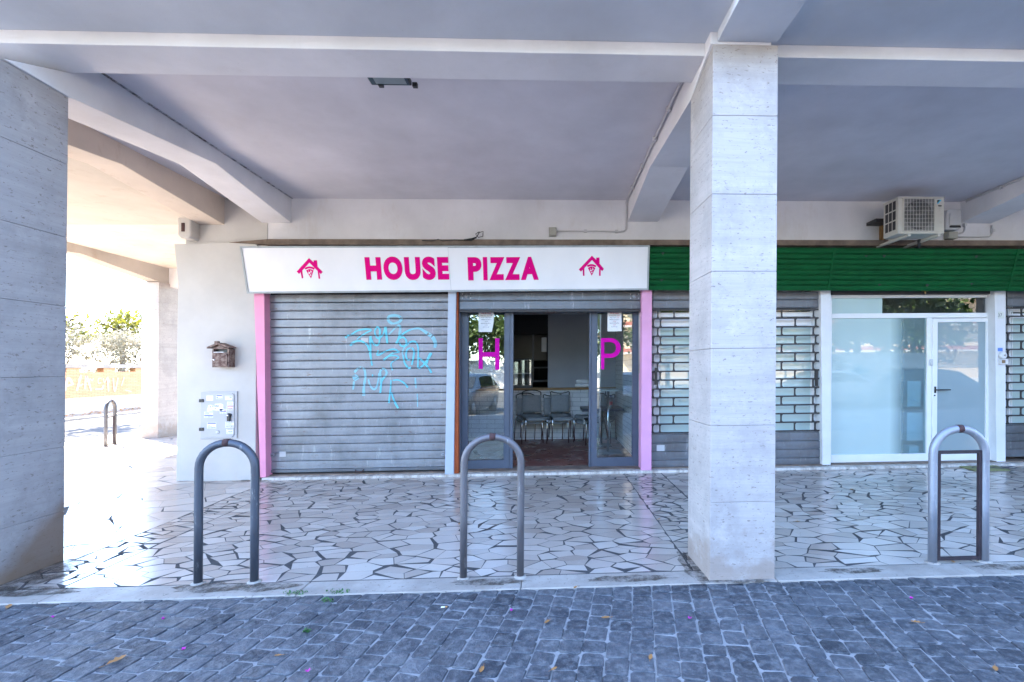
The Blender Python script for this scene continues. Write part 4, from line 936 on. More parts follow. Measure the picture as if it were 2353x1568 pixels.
# air conditioner
zC = zz(3460, 760, .27029); YA = 6.52; aq = lambda x, y, Y=YA: atY(*zC(x, y), Y)
T = thing('air_conditioner', aq(800, 650), 'ivory outdoor air conditioner unit on wall brackets above the green fascia', 'air conditioner')
ax0, ax1, az0, az1 = aq(490, 600).x, aq(1174, 600).x, aq(850, 648).z, aq(850, 100).z
b = MB(); b.box(ax0, ax1, YA, YA + .30, az0, az1 - .02); b.box(ax0 - .006, ax1 + .006, YA - .006, YA + .306, az1 - .0198, az1); b.build('casing', ACW, T, bevel=.014, seg=3)
gx_, hx_, gy_, hy_ = aq(572, 400).x, aq(1018, 400).x, aq(800, 606).z, aq(800, 134).z
fm = MB(); 
for (p0, p1, p2, p3) in ((gx_, hx_, hy_, hy_ + .012), (gx_, hx_, gy_ - .012, gy_), (gx_ - .012, gx_, gy_ - .012, hy_ + .012), (hx_, hx_ + .012, gy_ - .012, hy_ + .012)): fm.box(p0, p1, YA - .016, YA - .0005, p2, p3)
fm.build('grille_frame', ACW, T, bevel=.003)
MB().box(gx_, hx_, YA - .003, YA - .0008, gy_, hy_).build('grille_back', m_plain('dim_grey_metal', (.16, .155, .15), .6), T)
cx_, cz_ = (gx_ + hx_) / 2 - .005, (gy_ + hy_) / 2; R_ = (hy_ - gy_) * .455
MB().lathe([(R_, 0), (R_, -.002), (0, -.002)], (cx_, YA - .0032, cz_), 36, 'y').build('fan_opening', BLACK, T)
fn = MB()
for k in range(3):
    a = k * 2.094 + .5; pts = []
    for rr, da in ((.05, -.3), (R_ * .92, -.35), (R_ * .92, .35), (.05, .45)): pts.append((cx_ + rr * math.cos(a + da), YA - .0062, cz_ + rr * math.sin(a + da)))
    fn.prism(pts, (0, .0008, 0))
fn.lathe([(.05, 0), (.05, -.003), (0, -.003)], (cx_, YA - .0063, cz_), 20, 'y'); fn.build('fan', m_plain('fan_grey', (.06, .058, .056), .5), T)
gl_ = MB(); n_ = 24
for k in range(1, n_): z = gy_ + (hy_ - gy_) * k / n_; r_ = .0012 if k % 3 else .0022; gl_.box(gx_, hx_, YA - .013, YA - .0105, z - r_, z + r_)
for k in range(1, 10): x = gx_ + (hx_ - gx_) * k / 10; gl_.box(x - .0016, x + .0016, YA - .0155, YA - .0132, gy_, hy_)
gl_.build('grille', m_plain('grille_wire', (.55, .53, .5), .4), T)
sv = MB()
for k in range(3):
    y0 = YA + .05 + k * .075
    for j in range(3): sv.box(ax0 - .003, ax0 + .004, y0, y0 + .055, az0 + .07 + j * .14, az0 + .19 + j * .14)
sv.build('side_vent', BLACK, T)
for y in (252, 310, 380, 438, 506, 562): p = aq(1095, y); MB().box(p.x - .045, p.x + .045, YA - .004, YA - .0005, p.z - .003, p.z + .003).build('rib', ACW, T)
e = MB(); e.prism([aq(1070, 148, YA - .002), aq(1140, 148, YA - .002), aq(1078, 212, YA - .002), aq(1070, 206, YA - .002)], (0, .001, 0)); e.build('emblem', SKYB, T)
e = MB(); e.prism([aq(1070, 152, YA - .004), aq(1112, 152, YA - .004), aq(1070, 195, YA - .004)], (0, .001, 0)); e.prism([aq(1080, 228, YA - .004), aq(1136, 228, YA - .004), aq(1132, 246, YA - .004), aq(1088, 246, YA - .004)], (0, .001, 0)); e.build('emblem', BLACK, T)
for xa in (360, 800):
    p0, p1 = atY(*zC(xa - 20, 792), 7.16), aq(xa + 275, 660, YA + .03); br = MB()
    br.prism([(p0.x - .02, p0.y, p0.z - .01), (p0.x + .02, p0.y, p0.z - .01), (p0.x + .02, p0.y, p0.z + .045), (p0.x - .02, p0.y, p0.z + .045)], Vector((p1.x - p0.x, p1.y - p0.y, p1.z - p0.z)))
    br.box(p1.x - .02, p1.x + .02, YA + .0, YW - .002, az0 - .038, az0 - .001); br.build('bracket', ACW, T, bevel=.003)
pp_ = MB(); p = aq(1120, 690, 6.9); pp_.tube([(ax1 - .1, 6.85, az0), (ax1 - .06, 6.9, az0 - .08), (ax1 - .1, 7.0, az0 - .12), (ax1 - .02, 7.1, az0 - .10), (ax1 + .03, 7.16, az0 - .06)], .024, 8); pp_.build('hose', BLACK, T)
# bracket stub left of the unit
T = MB(); p0, p1 = atY(*zC(130, 460), 7.0), atY(*zC(360, 460), 7.0)
T.box(p0.x, p1.x, 6.95, 7.17, p0.z - .028, p0.z + .022); st = T.build('empty_wall_bracket', GRILL, bevel=.004); tag(st, 'short dark leftover bracket on the wall left of the air conditioner', 'bracket')
p = atY(*zC(275, 620), 7.12); MB().box(p.x - .028, p.x + .028, 7.12, 7.178, atY(1900, (760 + 790 * .27) / 1.7408, 7.12).z, p0.z - .03).build('upright', WOODY, st)
# hand dryer like grey box right of the air conditioner
T = thing('control_box', atY(*zC(1310, 600), 7.1), 'rounded grey plastic box on the wall right of the air conditioner', 'box')
q = lambda x, y, Y=7.03: atY(*zC(x, y), Y)
b = MB(); b.prism([q(1190, 585), q(1385, 590), q(1430, 560), q(1432, 300), q(1415, 280), q(1255, 282), q(1215, 300)], (0, .148, 0)); b.build('casing', PLAST, T, bevel=.012, seg=3)
b = MB(); b.prism([q(1258, 558, 7.02), q(1420, 558, 7.02), q(1418, 532, 7.02), q(1400, 526, 7.02), q(1275, 526, 7.02), q(1260, 532, 7.02)], (0, .02, 0)); b.build('opening', BLACK, T)
b = MB(); b.prism([q(1248, 520, 7.015), q(1425, 520, 7.015), q(1400, 430, 7.015), q(1310, 400, 7.015), q(1262, 340, 7.015), q(1256, 420, 7.015)], (0, .02, 0)); b.build('front_bulge', PLAST, T, bevel=.008)
q = lambda x, y, Y=7.08: atY(*zC(x, y), Y)
T = tag(MB().prism([q(1240, 718), q(1380, 718), q(1380, 615), q(1240, 615)], (0, .098, 0)).build('junction_box', JBOX, bevel=.006), 'grey beige junction box under the rounded plastic box by the air conditioner', 'junction box')
MB().prism([q(1248, 710, 7.075), q(1372, 710, 7.075), q(1372, 622, 7.075), q(1248, 622, 7.075)], (0, .004, 0)).build('cover', JBOX, T, bevel=.002)
def conduit(label, pts, r=.012, clips=()):
    T = tag(MB().tube(pts, r, 8).build('conduit', PIPE), label, 'conduit'); 
    for c in clips: MB().box(c[0] - .022, c[0] + .022, c[1] - .022, c[1] + .022, c[2] - .022, c[2] + .022).build('clip', PIPE, T, bevel=.004)
    return T
w7 = lambda x, y: atY(*zC(x, y), 7.16)
conduit('pale conduit from the junction box looping to the beam at the right edge', [w7(1382, 700), w7(1500, 698), w7(1700, 698), w7(1830, 694), w7(1868, 676), w7(1882, 640), w7(1885, 590), w7(1872, 525)], clips=[w7(1890, 605)])
lx = 6.24
conduit('pale conduit climbing from the junction box and along the right edge beam', [w7(1385, 648), w7(1440, 640), w7(1468, 610), w7(1478, 560), w7(1470, 400), w7(1468, 300), w7(1480, 250), w7(1520, 215), Vector((lx, 7.05, 4.0)), Vector((lx, 6.6, 4.0)), Vector((lx, 4.0, 4.0))], clips=[w7(1476, 520), w7(1466, 375), Vector((lx, 6.5, 4.0))])
zJ = zz(2150, 890, .17425); j7 = lambda x, y, Y=7.165: atY(*zJ(x, y), Y)
T = tag(MB().prism([j7(262, 305, 7.12), j7(432, 305, 7.12), j7(436, 112, 7.12), j7(260, 112, 7.12)], (0, .058, 0)).build('junction_box', JBOX, bevel=.006), 'square grey junction box on the wall above the sign', 'junction box')
MB().prism([j7(272, 285, 7.112), j7(424, 285, 7.112), j7(428, 122, 7.112), j7(270, 122, 7.112)], (0, .007, 0)).build('cover', JBOX, T, bevel=.003)
cx1 = 1.135
conduit('pale conduit from the square junction box up along the middle beam', [j7(440, 208), j7(800, 204), j7(1400, 206), j7(1900, 214), j7(1985, 205), j7(2030, 165), j7(2044, 100), j7(2046, 0), Vector((j7(2046, 0).x, 7.165, 3.92)), Vector((1.12, 7.15, 3.99)), Vector((1.12, 7.05, 4.01)), Vector((1.12, 4.0, 4.01))],
        clips=[j7(1100, 204), j7(1815, 210), Vector((1.12, 6.6, 4.01)), Vector((1.12, 5.9, 4.01)), Vector((1.12, 5.2, 4.01)), Vector((1.12, 4.6, 4.01))])
# loose cable over the sign
zS = zz(900, 900, .765); c7 = lambda x, y, Y=7.08: atY(*zS(x, y), Y)
mb = MB(); mb.tube([c7(1030, 82), c7(1080, 84), c7(1115, 76), c7(1140, 84), c7(1200, 78), c7(1290, 82), c7(1312, 68), c7(1330, 40), c7(1350, 34), c7(1348, 60), c7(1325, 66), c7(1310, 48), c7(1330, 36)], .006, 6)
mb.tube([c7(1250, 80), c7(1290, 74), c7(1315, 66)], .013, 6); tag(mb.build('loose_cable', BLACK), 'loose black cable lying along the ledge above the sign', 'cable')
mb = MB(); mb.tube([w7(1295, 722), w7(1305, 760), w7(1350, 792), w7(1480, 806), w7(1620, 800), w7(1700, 790), w7(1850, 788), w7(2040, 815)], .006, 6); tag(mb.build('loose_cable', BLACK), 'loose black cable on the ledge under the junction box by the air conditioner', 'cable')
# floodlight under the ceiling
zF = zz(1430, 290, .10625); fz = lambda x, y, Z=3.93: atZ(*zF(x, y), Z)
T = thing('floodlight', Vector((-1.3, 4.1, 3.93)), 'dark flat floodlight fixed to the ceiling behind the front beam', 'floodlight')
a, b = fz(535, 492), fz(2060, 540); y0 = a.y; fl0, fl1 = a.x, b.x
MB().box(fl0 + .0, fl1, y0 - .26, y0, 3.93, 3.975).build('housing', BLACK, T, bevel=.008)
MB().box(fl0 + .012, fl1 - .012, y0 - .245, y0 - .015, 3.926, 3.9295).build('lens', m_plain('floodlight_glass', (.06, .07, .085), .12), T)
MB().box(fl0 + .05, fl0 + .30, y0 - .24, y0 - .035, 3.9235, 3.9258).build('reflector', m_plain('floodlight_reflector', (.22, .25, .26), .3, .2), T)
for x in (fl0 + .06, fl0 + .34): MB().box(x, x + .04, y0 - .025, y0 + .012, 3.915, 3.95).build('clip', BLACK, T, bevel=.003)
MB().box((fl0 + fl1) / 2 - .03, (fl0 + fl1) / 2 + .03, y0 - .16, y0 - .10, 3.975, 4.03).build('mount', BLACK, T)
# number plate, bell and intercom on the white post
z3 = zz(3900, 1150, .22325); n7 = lambda x, y, Y=7.198: atY(*z3(x, y), Y)
T = tag(MB().prism([n7(410, 560), n7(508, 560), n7(508, 435), n7(410, 435)], (0, -.008, 0)).build('number_plate', m_plain('pale_enamel', (.62, .64, .6), .3), bevel=.002), 'pale house number plate reading 37 on the white post', 'number plate')
mb = MB(); a, b = n7(416, 527, 7.189), n7(486, 468, 7.189); put_text(mb, '37', lambda u, v, w: Vector((u, 7.189, v)), (a.x, b.x, a.z, b.z), .0); mb.build('print', INKK, T, fix=False)
T = tag(MB().prism([n7(408, 1146), n7(496, 1146), n7(496, 1086), n7(408, 1086)], (0, -.001, 0)).build('blue_label', m_plain('blue_sticker', (.10, .22, .62), .5)), 'small blue sticker on the white post above the bell', 'sticker')
p = n7(478, 1220); T = thing('door_bell', p, 'round white door bell on the white post', 'door bell'); MB().lathe([(.055, 0), (.055, -.035), (.04, -.05), (0, -.052)], (p.x, 7.198, p.z), 20, 'y').build('body', WPILA, T); MB().lathe([(.014, 0), (.014, -.006), (0, -.006)], (p.x, 7.145, p.z), 12, 'y').build('button', JBOX, T)
T = thing('intercom', n7(480, 1375), 'small white intercom with a brown button under the round bell', 'intercom'); MB().prism([n7(412, 1378), n7(550, 1378), n7(550, 1286), n7(412, 1286)], (0, -.045, 0)).build('body', WPILA, T, bevel=.004)
MB().prism([n7(480, 1360, 7.15), n7(542, 1360, 7.15), n7(542, 1300, 7.15), n7(480, 1300, 7.15)], (0, -.004, 0)).build('button', m_plain('brown_plastic', (.25, .16, .09), .5), T)
# doormat
p = [atZ(*q_, .004) for q_ in ((2188, 1066.5), (2270, 1066.5), (2322, 1083), (2240, 1083))]
x0, x1 = 6.35, 7.25; pts = [atZ(2186, 1068, .004), atZ(2240, 1083, .004), atZ(2322, 1082, .004), atZ(2278, 1068, .004)]
T = tag(MB().prism(pts, (0, 0, .012)).build('doormat', MATG, bevel=.003), 'olive doormat with dark pattern in front of the glazed door', 'doormat')
mb = MB(); c0 = sum(pts, Vector()) / 4
for (fx, fy, ln) in ((-.30, .10, .36), (-.05, .06, .2), (.12, -.05, .3), (-.2, -.06, .16), (.3, .0, .2), (.02, -.1, .28), (.25, -.12, .18)):
    ribbon(mb, [(c0.x + fx, c0.y + fy), (c0.x + fx + ln * .3, c0.y + fy + .03), (c0.x + fx + ln * .6, c0.y + fy - .02), (c0.x + fx + ln, c0.y + fy + .02)], [.01, .035, .05, .012], lambda u, v: Vector((u, v, .0168)))
mb.build('print', INKK, T, fix=False)

# ================================================================== BIKE RACKS
def rack(label, x0, x1, y0, y1, top, r, mat, inner=None, pointed=False, zb=-.02):
    T = thing('bicycle_rack', ((x0 + x1) / 2, (y0 + y1) / 2, 0), label, 'bicycle rack', 'tubular hoops along the kerb')
    hw = math.dist((x0, y0), (x1, y1)) / 2; cx, cy = (x0 + x1) / 2, (y0 + y1) / 2; dx, dy = (x1 - x0) / 2 / hw, (y1 - y0) / 2 / hw
    zs_ = top - hw * .92; pts = [(-hw, zb), (-hw, zs_ * .5), (-hw, zs_)]
    for i in range(1, 16):
        a = math.pi * (1 - i / 16); pts.append((hw * math.cos(a), zs_ + hw * .92 * (math.sin(a) if not pointed else 1 - abs(math.cos(a)) ** 1.3)))
    pts += [(hw, zs_), (hw, zs_ * .5), (hw, zb)]; sa, sb = S((x0, y0, 0)).z, S((x1, y1, 0)).z; base = S((cx, cy, 0)).z
    P = lambda s, z: Vector((cx + dx * s, cy + dy * s, z))
    MB().tube([P(*p) for p in pts], r, 14).build('hoop', mat, T)
    MB().tube([P(0, top - .0)- Vector((dx, dy, 0)) * .022, P(0, top) + Vector((dx, dy, 0)) * .022], r * 1.04, 14).build('weld_band', RUST, T)
    if inner:
        i0, zi0, zi1 = hw - r - .012, .02, inner; b = .012; mb = MB()
        for s0, s1, za, zc in ((-i0 - b, -i0 + b, zi0, zi1), (i0 - b, i0 + b, zi0, zi1), (-i0 + b, i0 - b, zi1 - 2 * b, zi1), (-i0 + b, i0 - b, zi0, zi0 + 2 * b)):
            q0, q1 = P(s0, za), P(s1, za); nx, ny = -dy * b, dx * b
            mb.prism([(q0.x - nx, q0.y - ny, za), (q1.x - nx, q1.y - ny, za), (q1.x + nx, q1.y + ny, za), (q0.x + nx, q0.y + ny, za)], (0, 0, zc - za))
        mb.build('inner_frame', m_paint('dark_purple_brown_iron', (.042, .03, .036), .7, .4, 14, .4, .3, .4, (.12, .05, .03)), T)
    for s in (-hw, hw): MB().lathe([(r * 1.9, -.01), (r * 1.7, .006), (r, .012)], tuple(P(s, 0)), 12).build('mortar_foot', KERBM, T)
    return T
rack('dark blue black hoop standing left, in front of the meter cabinet', -2.555, -2.155, 3.68, 3.68, 1.055 - .028, .028, RACKD)
rack('brownish grey hoop standing in front of the glass door', -.625, -.205, 3.64, 3.64, 1.045, .0265, RACKG)
rack('light galvanised hoop with a rusty inner frame standing right', 3.0, 3.42, 3.68, 3.68, 1.075 - .03, .031, RACKL, .875)
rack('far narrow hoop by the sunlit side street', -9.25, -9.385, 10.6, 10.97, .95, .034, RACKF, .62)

# ================================================================== INSIDE THE PIZZA SHOP
YK = 10.42
T = thing('counter', (-1, YK, 0), 'white split brick counter with a wooden edge in the pizza shop', 'counter')
MB().box(-4.04, 1.42, YK - .02, YK + .55, .03, 1.085).build('brick_front', WBRICK, T)
MB().box(-4.04, 1.425, YK - .09, YK + .6, 1.087, 1.135).build('top', WOODY, T, bevel=.006)
kq_ = lambda x, y, Y=10.3: atY(*zM(x, y), Y)
a, b = atY(*zM(560, 790), YK - .03), atY(*zM(745, 558), YK - .03)
T = thing('display_case', (b.x - .5, YK + .2, 1.135), 'dark glass display case standing on the counter', 'display case')
cs = MB(); x0, x1, z0, z1 = b.x - 1.3, b.x, 1.137, b.z
for (p0, p1, p2, p3) in ((x0, x1, z0, z0 + .06), (x0, x1, z1 - .03, z1)): cs.box(p0, p1, YK - .03, YK + .42, p2, p3)
for x in (x0, x1 - .03): cs.box(x, x + .03, YK - .03, YK, z0 + .061, z1 - .031)
cs.box(x0, x1, YK + .4, YK + .42, z0 + .061, z1 - .031); cs.build('frame', BLACK, T)
MB().box(x0 + .03, x1 - .03, YK - .02, YK - .012, z0 + .061, z1 - .031).build('pane', CLEAR, T)
for k, z in enumerate((atY(*zM(640, 676), YK).z, atY(*zM(640, 566), YK).z)):
    MB().box(x0 + .031, x1 - .031, YK - .008, YK + .38, z - .008, z + .008).build('shelf', PLAST, T)
a, b = atY(*zM(760, 600), 12.6), atY(*zM(845, 430), 12.6)
T = thing('kitchen_hood', (-.9, 12.6, 1.4), 'steel extractor hood and cupboards in the dark kitchen', 'hood')
MB().box(-2.6, b.x + .05, 12.5, 13.3, 1.75, atY(700, 828, 12.6).z + .75).build('hood', m_plain('dull_steel', (.10, .095, .085), .4, .3), T, bevel=.01)
MB().box(a.x - .05, a.x - .01, 12.4, 12.49, 1.2, 2.5).build('post', STEEL, T)
for z in (1.2, 1.55): MB().box(-2.5, b.x + .2, 12.6, 13.3, z, z + .04).build('shelf', STEELD, T)
for k in range(9): MB().tube([(-1.3 + k * .13, 12.55, 1.24), (-1.3 + k * .13, 12.55, 1.54)], .008, 6).build('rail_bar', BLACK, T)
p = atY(*zM(837, 447), 10.4); tag(MB().box(p.x - .06, p.x + .05, 10.3, 10.46, p.z - .16, p.z + .14).build('paper_dispenser', PLAST, bevel=.01), 'small white dispenser on the edge of the grey panel wall', 'dispenser')
# towels and cable on the counter end
p = atY(*zM(1140, 782), YK); T = thing('towel_pile', (p.x, YK + .05, 1.137), 'two folded white cloths at the right end of the counter', 'towels')
for k, (dx, w_) in enumerate(((0, .34), (-.01, .28))): MB().box(p.x - w_ / 2 + dx, p.x + w_ / 2 + dx, YK - .05, YK + .2, 1.137 + k * .082, 1.217 + k * .082).build('towel', PAPER, T, bevel=.035, seg=4)
mb = MB(); mb.tube([(p.x + .22 * math.cos(a), YK + .22, 1.15 + .27 * math.sin(a)) for a in [math.pi * i / 14 for i in range(15)]], .022, 8); tag(mb.build('cable_coil', BLACK), 'dark coil of hose behind the folded cloths', 'hose')

def make_chair(label, bow, group):
    T = thing('chair', (0, 0, 0), label, 'chair', group, local=True)
    pr = [(.20, .505), (.17, .470), (.10, .452), (-.02, .448), (-.12, .458), (-.19, .462), (-.225, .445), (-.238, .405)]
    MB().sheet([[(x, y, z + .012 * (abs(x) / .21) ** 2) for x in (-.205, -.1, 0, .1, .205)] for y, z in pr], th=(0, .004, -.012)).build('seat', FABRIC, T, local=True)
    bk = [(.215, .53), (.225, .62), (.238, .72), (.25, .82), (.255, .885)]
    MB().sheet([[(x * (1 - .04 * (z - .53)), y + .025 * (1 - (x / .2) ** 2), z) for x in (-.2, -.1, 0, .1, .2)] for y, z in bk], th=(0, -.014, 0)).build('backrest', FABRIC, T, local=True)
    MB().tube([(-.195, .262, .885), (-.197, .265, .945), (-.18, .266, .955)] + [(x, .266 + .012, .955 + bow * (1 - (x / .19) ** 2)) for x in (-.12, -.06, 0, .06, .12)] + [(.18, .266, .955), (.197, .265, .945), (.195, .262, .885)], .011, 8).build('top_rail', BLACK, T, local=True)
    for s in (-1, 1):
        MB().tube([(s * .225, -.25, 0), (s * .215, -.225, .40), (s * .212, -.21, .435)], .0105, 8).build('leg', CHROME, T, local=True)
        MB().tube([(s * .225, .30, 0), (s * .214, .215, .46), (s * .208, .20, .51), (s * .204, .215, .55)], .0105, 8).build('leg', CHROME, T, local=True)
        MB().tube([(s * .212, -.21, .43), (s * .212, .0, .425), (s * .212, .2, .46)], .009, 8).build('seat_rail', BLACK, T, local=True)
    MB().tube([(-.212, -.215, .43), (.212, -.215, .43)], .009, 8).build('front_rail', BLACK, T, local=True)
    return T
GR = 'grey fabric chairs stacked in the pizza shop'
c1 = make_chair('grey fabric chair with upward curved top rail, on top of the left stack', .035, GR); c2 = make_chair('grey fabric chair with dipped top rail, on top of the right stack', -.035, GR)
def cpos(x, y, z): p = S((x, y, z)); return p
fz_ = .042
c1.location = cpos(-.30, 9.95, fz_ + .065); c1.rotation_euler.z = math.radians(14)
c2.location = cpos(.26, 9.92, fz_ + .065); c2.rotation_euler.z = math.radians(7)
dup(c1, cpos(-.41, 10.03, fz_), math.radians(20), 'grey chair under the left stack, its top rail peeking out left', GR)
dup(c2, cpos(.13, 10.02, fz_), math.radians(12), 'grey chair under the right stack, its top rail peeking out left', GR)
dup(c1, cpos(.83, 9.75, fz_), math.radians(-62), 'grey chair half hidden by the right door frame, lower of its stack', GR)
dup(c1, cpos(.81, 9.79, fz_ + .09), math.radians(-66), 'grey chair half hidden by the right door frame, upper of its stack', GR)
dup(c2, cpos(1.1, 9.95, fz_), math.radians(-20), 'grey chair behind the dark table, seen through the right glass', GR)
T = thing('dark_table', (1.05, 9.5, .05), 'square dark table behind the right glass door panel', 'table')
p0, p1 = atY(*zM(1140, 930), 9.5), atY(*zM(1475, 975), 9.1)
MB().box(.62, 1.40, 9.05, 9.75, .735, .785).build('table_top', NAVY, T, bevel=.004); MB().tube([(1.0, 9.4, .05), (1.0, 9.4, .734)], .035, 12).build('leg', BLACK, T); MB().box(.8, 1.2, 9.2, 9.6, .043, .06).build('base', BLACK, T)
p = (1.17, 9.2, .786); T = thing('bottle', p, 'small bottle with a blue cap and red label on the dark table', 'bottle')
MB().lathe([(.03, 0), (.033, .02), (.033, .14), (.015, .19), (.013, .21)], p, 14).build('body', GLASS, T); MB().lathe([(.0335, .06), (.0338, .12)], p, 14).build('label', INKR, T); MB().lathe([(.014, .211), (.014, .235), (0, .236)], p, 10).build('cap', INK, T)
T = thing('round_bar_table', (1.05, 8.62, .043), 'tall bar table with a chrome pole behind the right glass door panel', 'table')
MB().lathe([(.24, 1.14), (.245, 1.15), (.245, 1.165), (.24, 1.17)], (1.12, 8.62, 0), 28).build('table_top', m_plain('pale_table_top', (.45, .5, .5), .3), T); MB().tube([(1.05, 8.62, .05), (1.05, 8.62, 1.14)], .022, 12).build('pole', CHROME, T); MB().box(.85, 1.28, 8.42, 8.84, .043, .062).build('base', STEEL, T, bevel=.004)

# ================================================================== LITTER ON THE GROUND
def leaf_mesh(L):
    mb = MB(); out = [(-1, 0, .1), (-.5, .33, .35), (-.15, .30, .2), (.1, .5, .5), (.35, .28, .2), (.62, .33, .35), (1, .02, .3), (.6, -.3, .4), (.3, -.26, .15), (.05, -.5, .45), (-.2, -.3, .2), (-.55, -.3, .4)]
    b = len(mb.v); a = rnd(0, 6.28); ca_, sa_ = math.cos(a), math.sin(a); cu_ = rnd(.3, .9)
    mb.v.append(Vector((0, 0, .004)))
    for x, y, z in out: x2, y2 = x * L / 2, y * L / 2; mb.v.append(Vector((x2 * ca_ - y2 * sa_, x2 * sa_ + y2 * ca_, .004 + z * L * .35 * cu_)))
    for i in range(len(out)): mb.face([b, b + 1 + i, b + 1 + (i + 1) % len(out)], True)
    mb.tube([mb.v[b + 1], mb.v[b + 1] + Vector((-ca_, -sa_, .1)) * L * .3], .0012, 4); return mb
def put_leaf(u, v, L, label, z):
    p = atZ(u, v, z); o = leaf_mesh(L).build('dry_leaf', LEAFD, local=True, fix=False); o.location = S(p); tag(o, label, 'leaf', 'fallen leaves on the paving')
for u, v, L, lb in ((20, 1395, .075, 'curled brown leaf on the cobbles at the left edge'), (268, 1520, .095, 'largest brown leaf on the cobbles, bottom left'), (639, 1508, .04, 'tiny brown leaf on the cobbles below the gap between the left and middle hoops'), (1107, 1541, .06, 'brown leaf at the bottom edge under the middle hoop'),
                    (1273, 1539, .045, 'brown leaf at the bottom edge right of the middle hoop'), (1257, 1431, .055, 'brown leaf on the cobbles below the glass door'), (1392, 1421, .06, 'brown leaf on the cobbles left of the middle pillar'), (1495, 1512, .055, 'brown leaf near the bottom edge, below the middle pillar'), (2105, 1432, .06, 'flat brown leaf on the cobbles at the right'), (2287, 1539, .06, 'brown leaf in the bottom right corner')):
    put_leaf(u, v, L, lb, -.007)
for u, v, L, lb in ((1957, 1126, .07, 'leaf on the stone paving right of the pillar, towards the shop front'), (2213, 1147, .07, 'leaf inside the right hoop on the stone paving'), (1833, 1200, .06, 'leaf on the stone paving just right of the pillar'), (1514, 1194, .055, 'leaf on the stone paving left of the pillar'), (1553, 1084, .08, 'leaf at the threshold left of the pillar'), (1837, 1077, .08, 'leaf at the threshold right of the pillar'), (1055, 1205, .05, 'leaf on the stone paving left of the middle hoop'), (1322, 1352, .05, 'leaf on the kerb stone left of the middle pillar'), (2190, 1293, .06, 'leaf at the foot of the right hoop')):
    put_leaf(u, v, L, lb, .002)
p = atZ(1020, 1395, -.002); a = MB().tube([p - Vector((.018, .004, 0)), p + Vector((.006, 0, 0))], .0042, 8).build('cigarette_butt', PAPER); tag(a, 'white cigarette butt on the cobbles', 'cigarette butt'); MB().tube([p + Vector((.006, 0, 0)), p + Vector((.022, .003, 0))], .0043, 8).build('filter', m_plain('cork_filter', (.5, .27, .1), .7), a)
for u, v, lb in ((123, 1421, 'magenta petal on the cobbles near the left edge'), (376, 1425, 'magenta petal on the cobbles below the left hoop'), (1176, 1406, 'magenta petal on the cobbles below the middle hoop'), (421, 1496, 'magenta petal on the cobbles, bottom left of the left hoop'), (707, 1546, 'magenta petal at the bottom edge'), (1585, 1424, 'magenta petal on the cobbles in front of the pillar'), (2093, 1378, 'magenta petal on the cobbles in front of the right hoop')):
    p = atZ(u, v, -.006); mb = MB(); r_ = .011; a = rnd(0, 6)
    mb.sheet([[(p.x + x * r_ * math.cos(a) - y * r_ * math.sin(a), p.y + x * r_ * math.sin(a) + y * r_ * math.cos(a), p.z + .004 + .010 * (x * x + .5 * y * y)) for x in (-1, 0, 1)] for y in (-.8, 0, .8)]); tag(mb.build('petal', PETAL, fix=False), lb, 'petal', 'magenta petals on the cobbles')
for u, v, r_, lb in ((679, 1368, .085, 'low green weed at the kerb, left of two'), (779, 1365, .085, 'low green weed at the kerb, right of two'), (752, 1385, .045, 'small green weed between the cobbles below the kerb weeds'), (705, 1455, .025, 'tiny green weed between the cobbles')):
    p = atZ(u, v, -.014); mb = MB()
    for k in range(int(900 * r_) + 14):
        a = rnd(0, 6.28); d_ = r_ * math.sqrt(random.random()); c = p + Vector((d_ * math.cos(a), d_ * math.sin(a) * .4, rnd(.0, .028))); n_ = Vector((rnd(-1, 1), rnd(-1, 1), rnd(.2, 1.2))).normalized(); t_ = n_.cross(Vector((rnd(-1, 1), rnd(-1, 1), 0))).normalized(); w_ = n_.cross(t_); s_ = rnd(.006, .013)
        mb.poly([c - t_ * s_, c + w_ * s_ * .5, c + t_ * s_, c - w_ * s_ * .5])
    tag(mb.build('weed', WEED, fix=False), lb, 'weed', 'weeds in the paving joints')

# ================================================================== ACROSS THE SIDE STREET
XW = -18.5
T = thing('garden_wall', (XW, 22, -.06), 'orange brick garden wall on a white base with white graffiti, across the side street', 'wall')
def wbox(name, mat, y0, y1, z0, z1, x0=XW - .25, x1=XW, **k): return MB().box(x0, x1, y0, y1, z0, z1).build(name, mat, T, **k)
wbox('base', CORNP, 2, 46, -.1, .56, XW - .3, XW + .03); wbox('brick_course', BRICK, 2, 46, .561, 1.58)
wbox('coping', KERBM, 2, 46, 1.745, 1.90, XW - .32, XW + .05)
oy = [atX(184, 850, XW).y, atX(238, 850, XW).y, atX(265, 850, XW).y, atX(311, 850, XW).y]; per = oy[2] - oy[0]; wo = oy[1] - oy[0]
yy = 2.0; starts = [oy[0] + per * k for k in range(-10, 16)]
for s_ in starts:
    if 2 < s_ < 45: wbox('brick_pier', BRICK, max(2, s_ - (per - wo)), s_, 1.581, 1.744)
zb = zz(250, 1500, .22321); mb = MB()
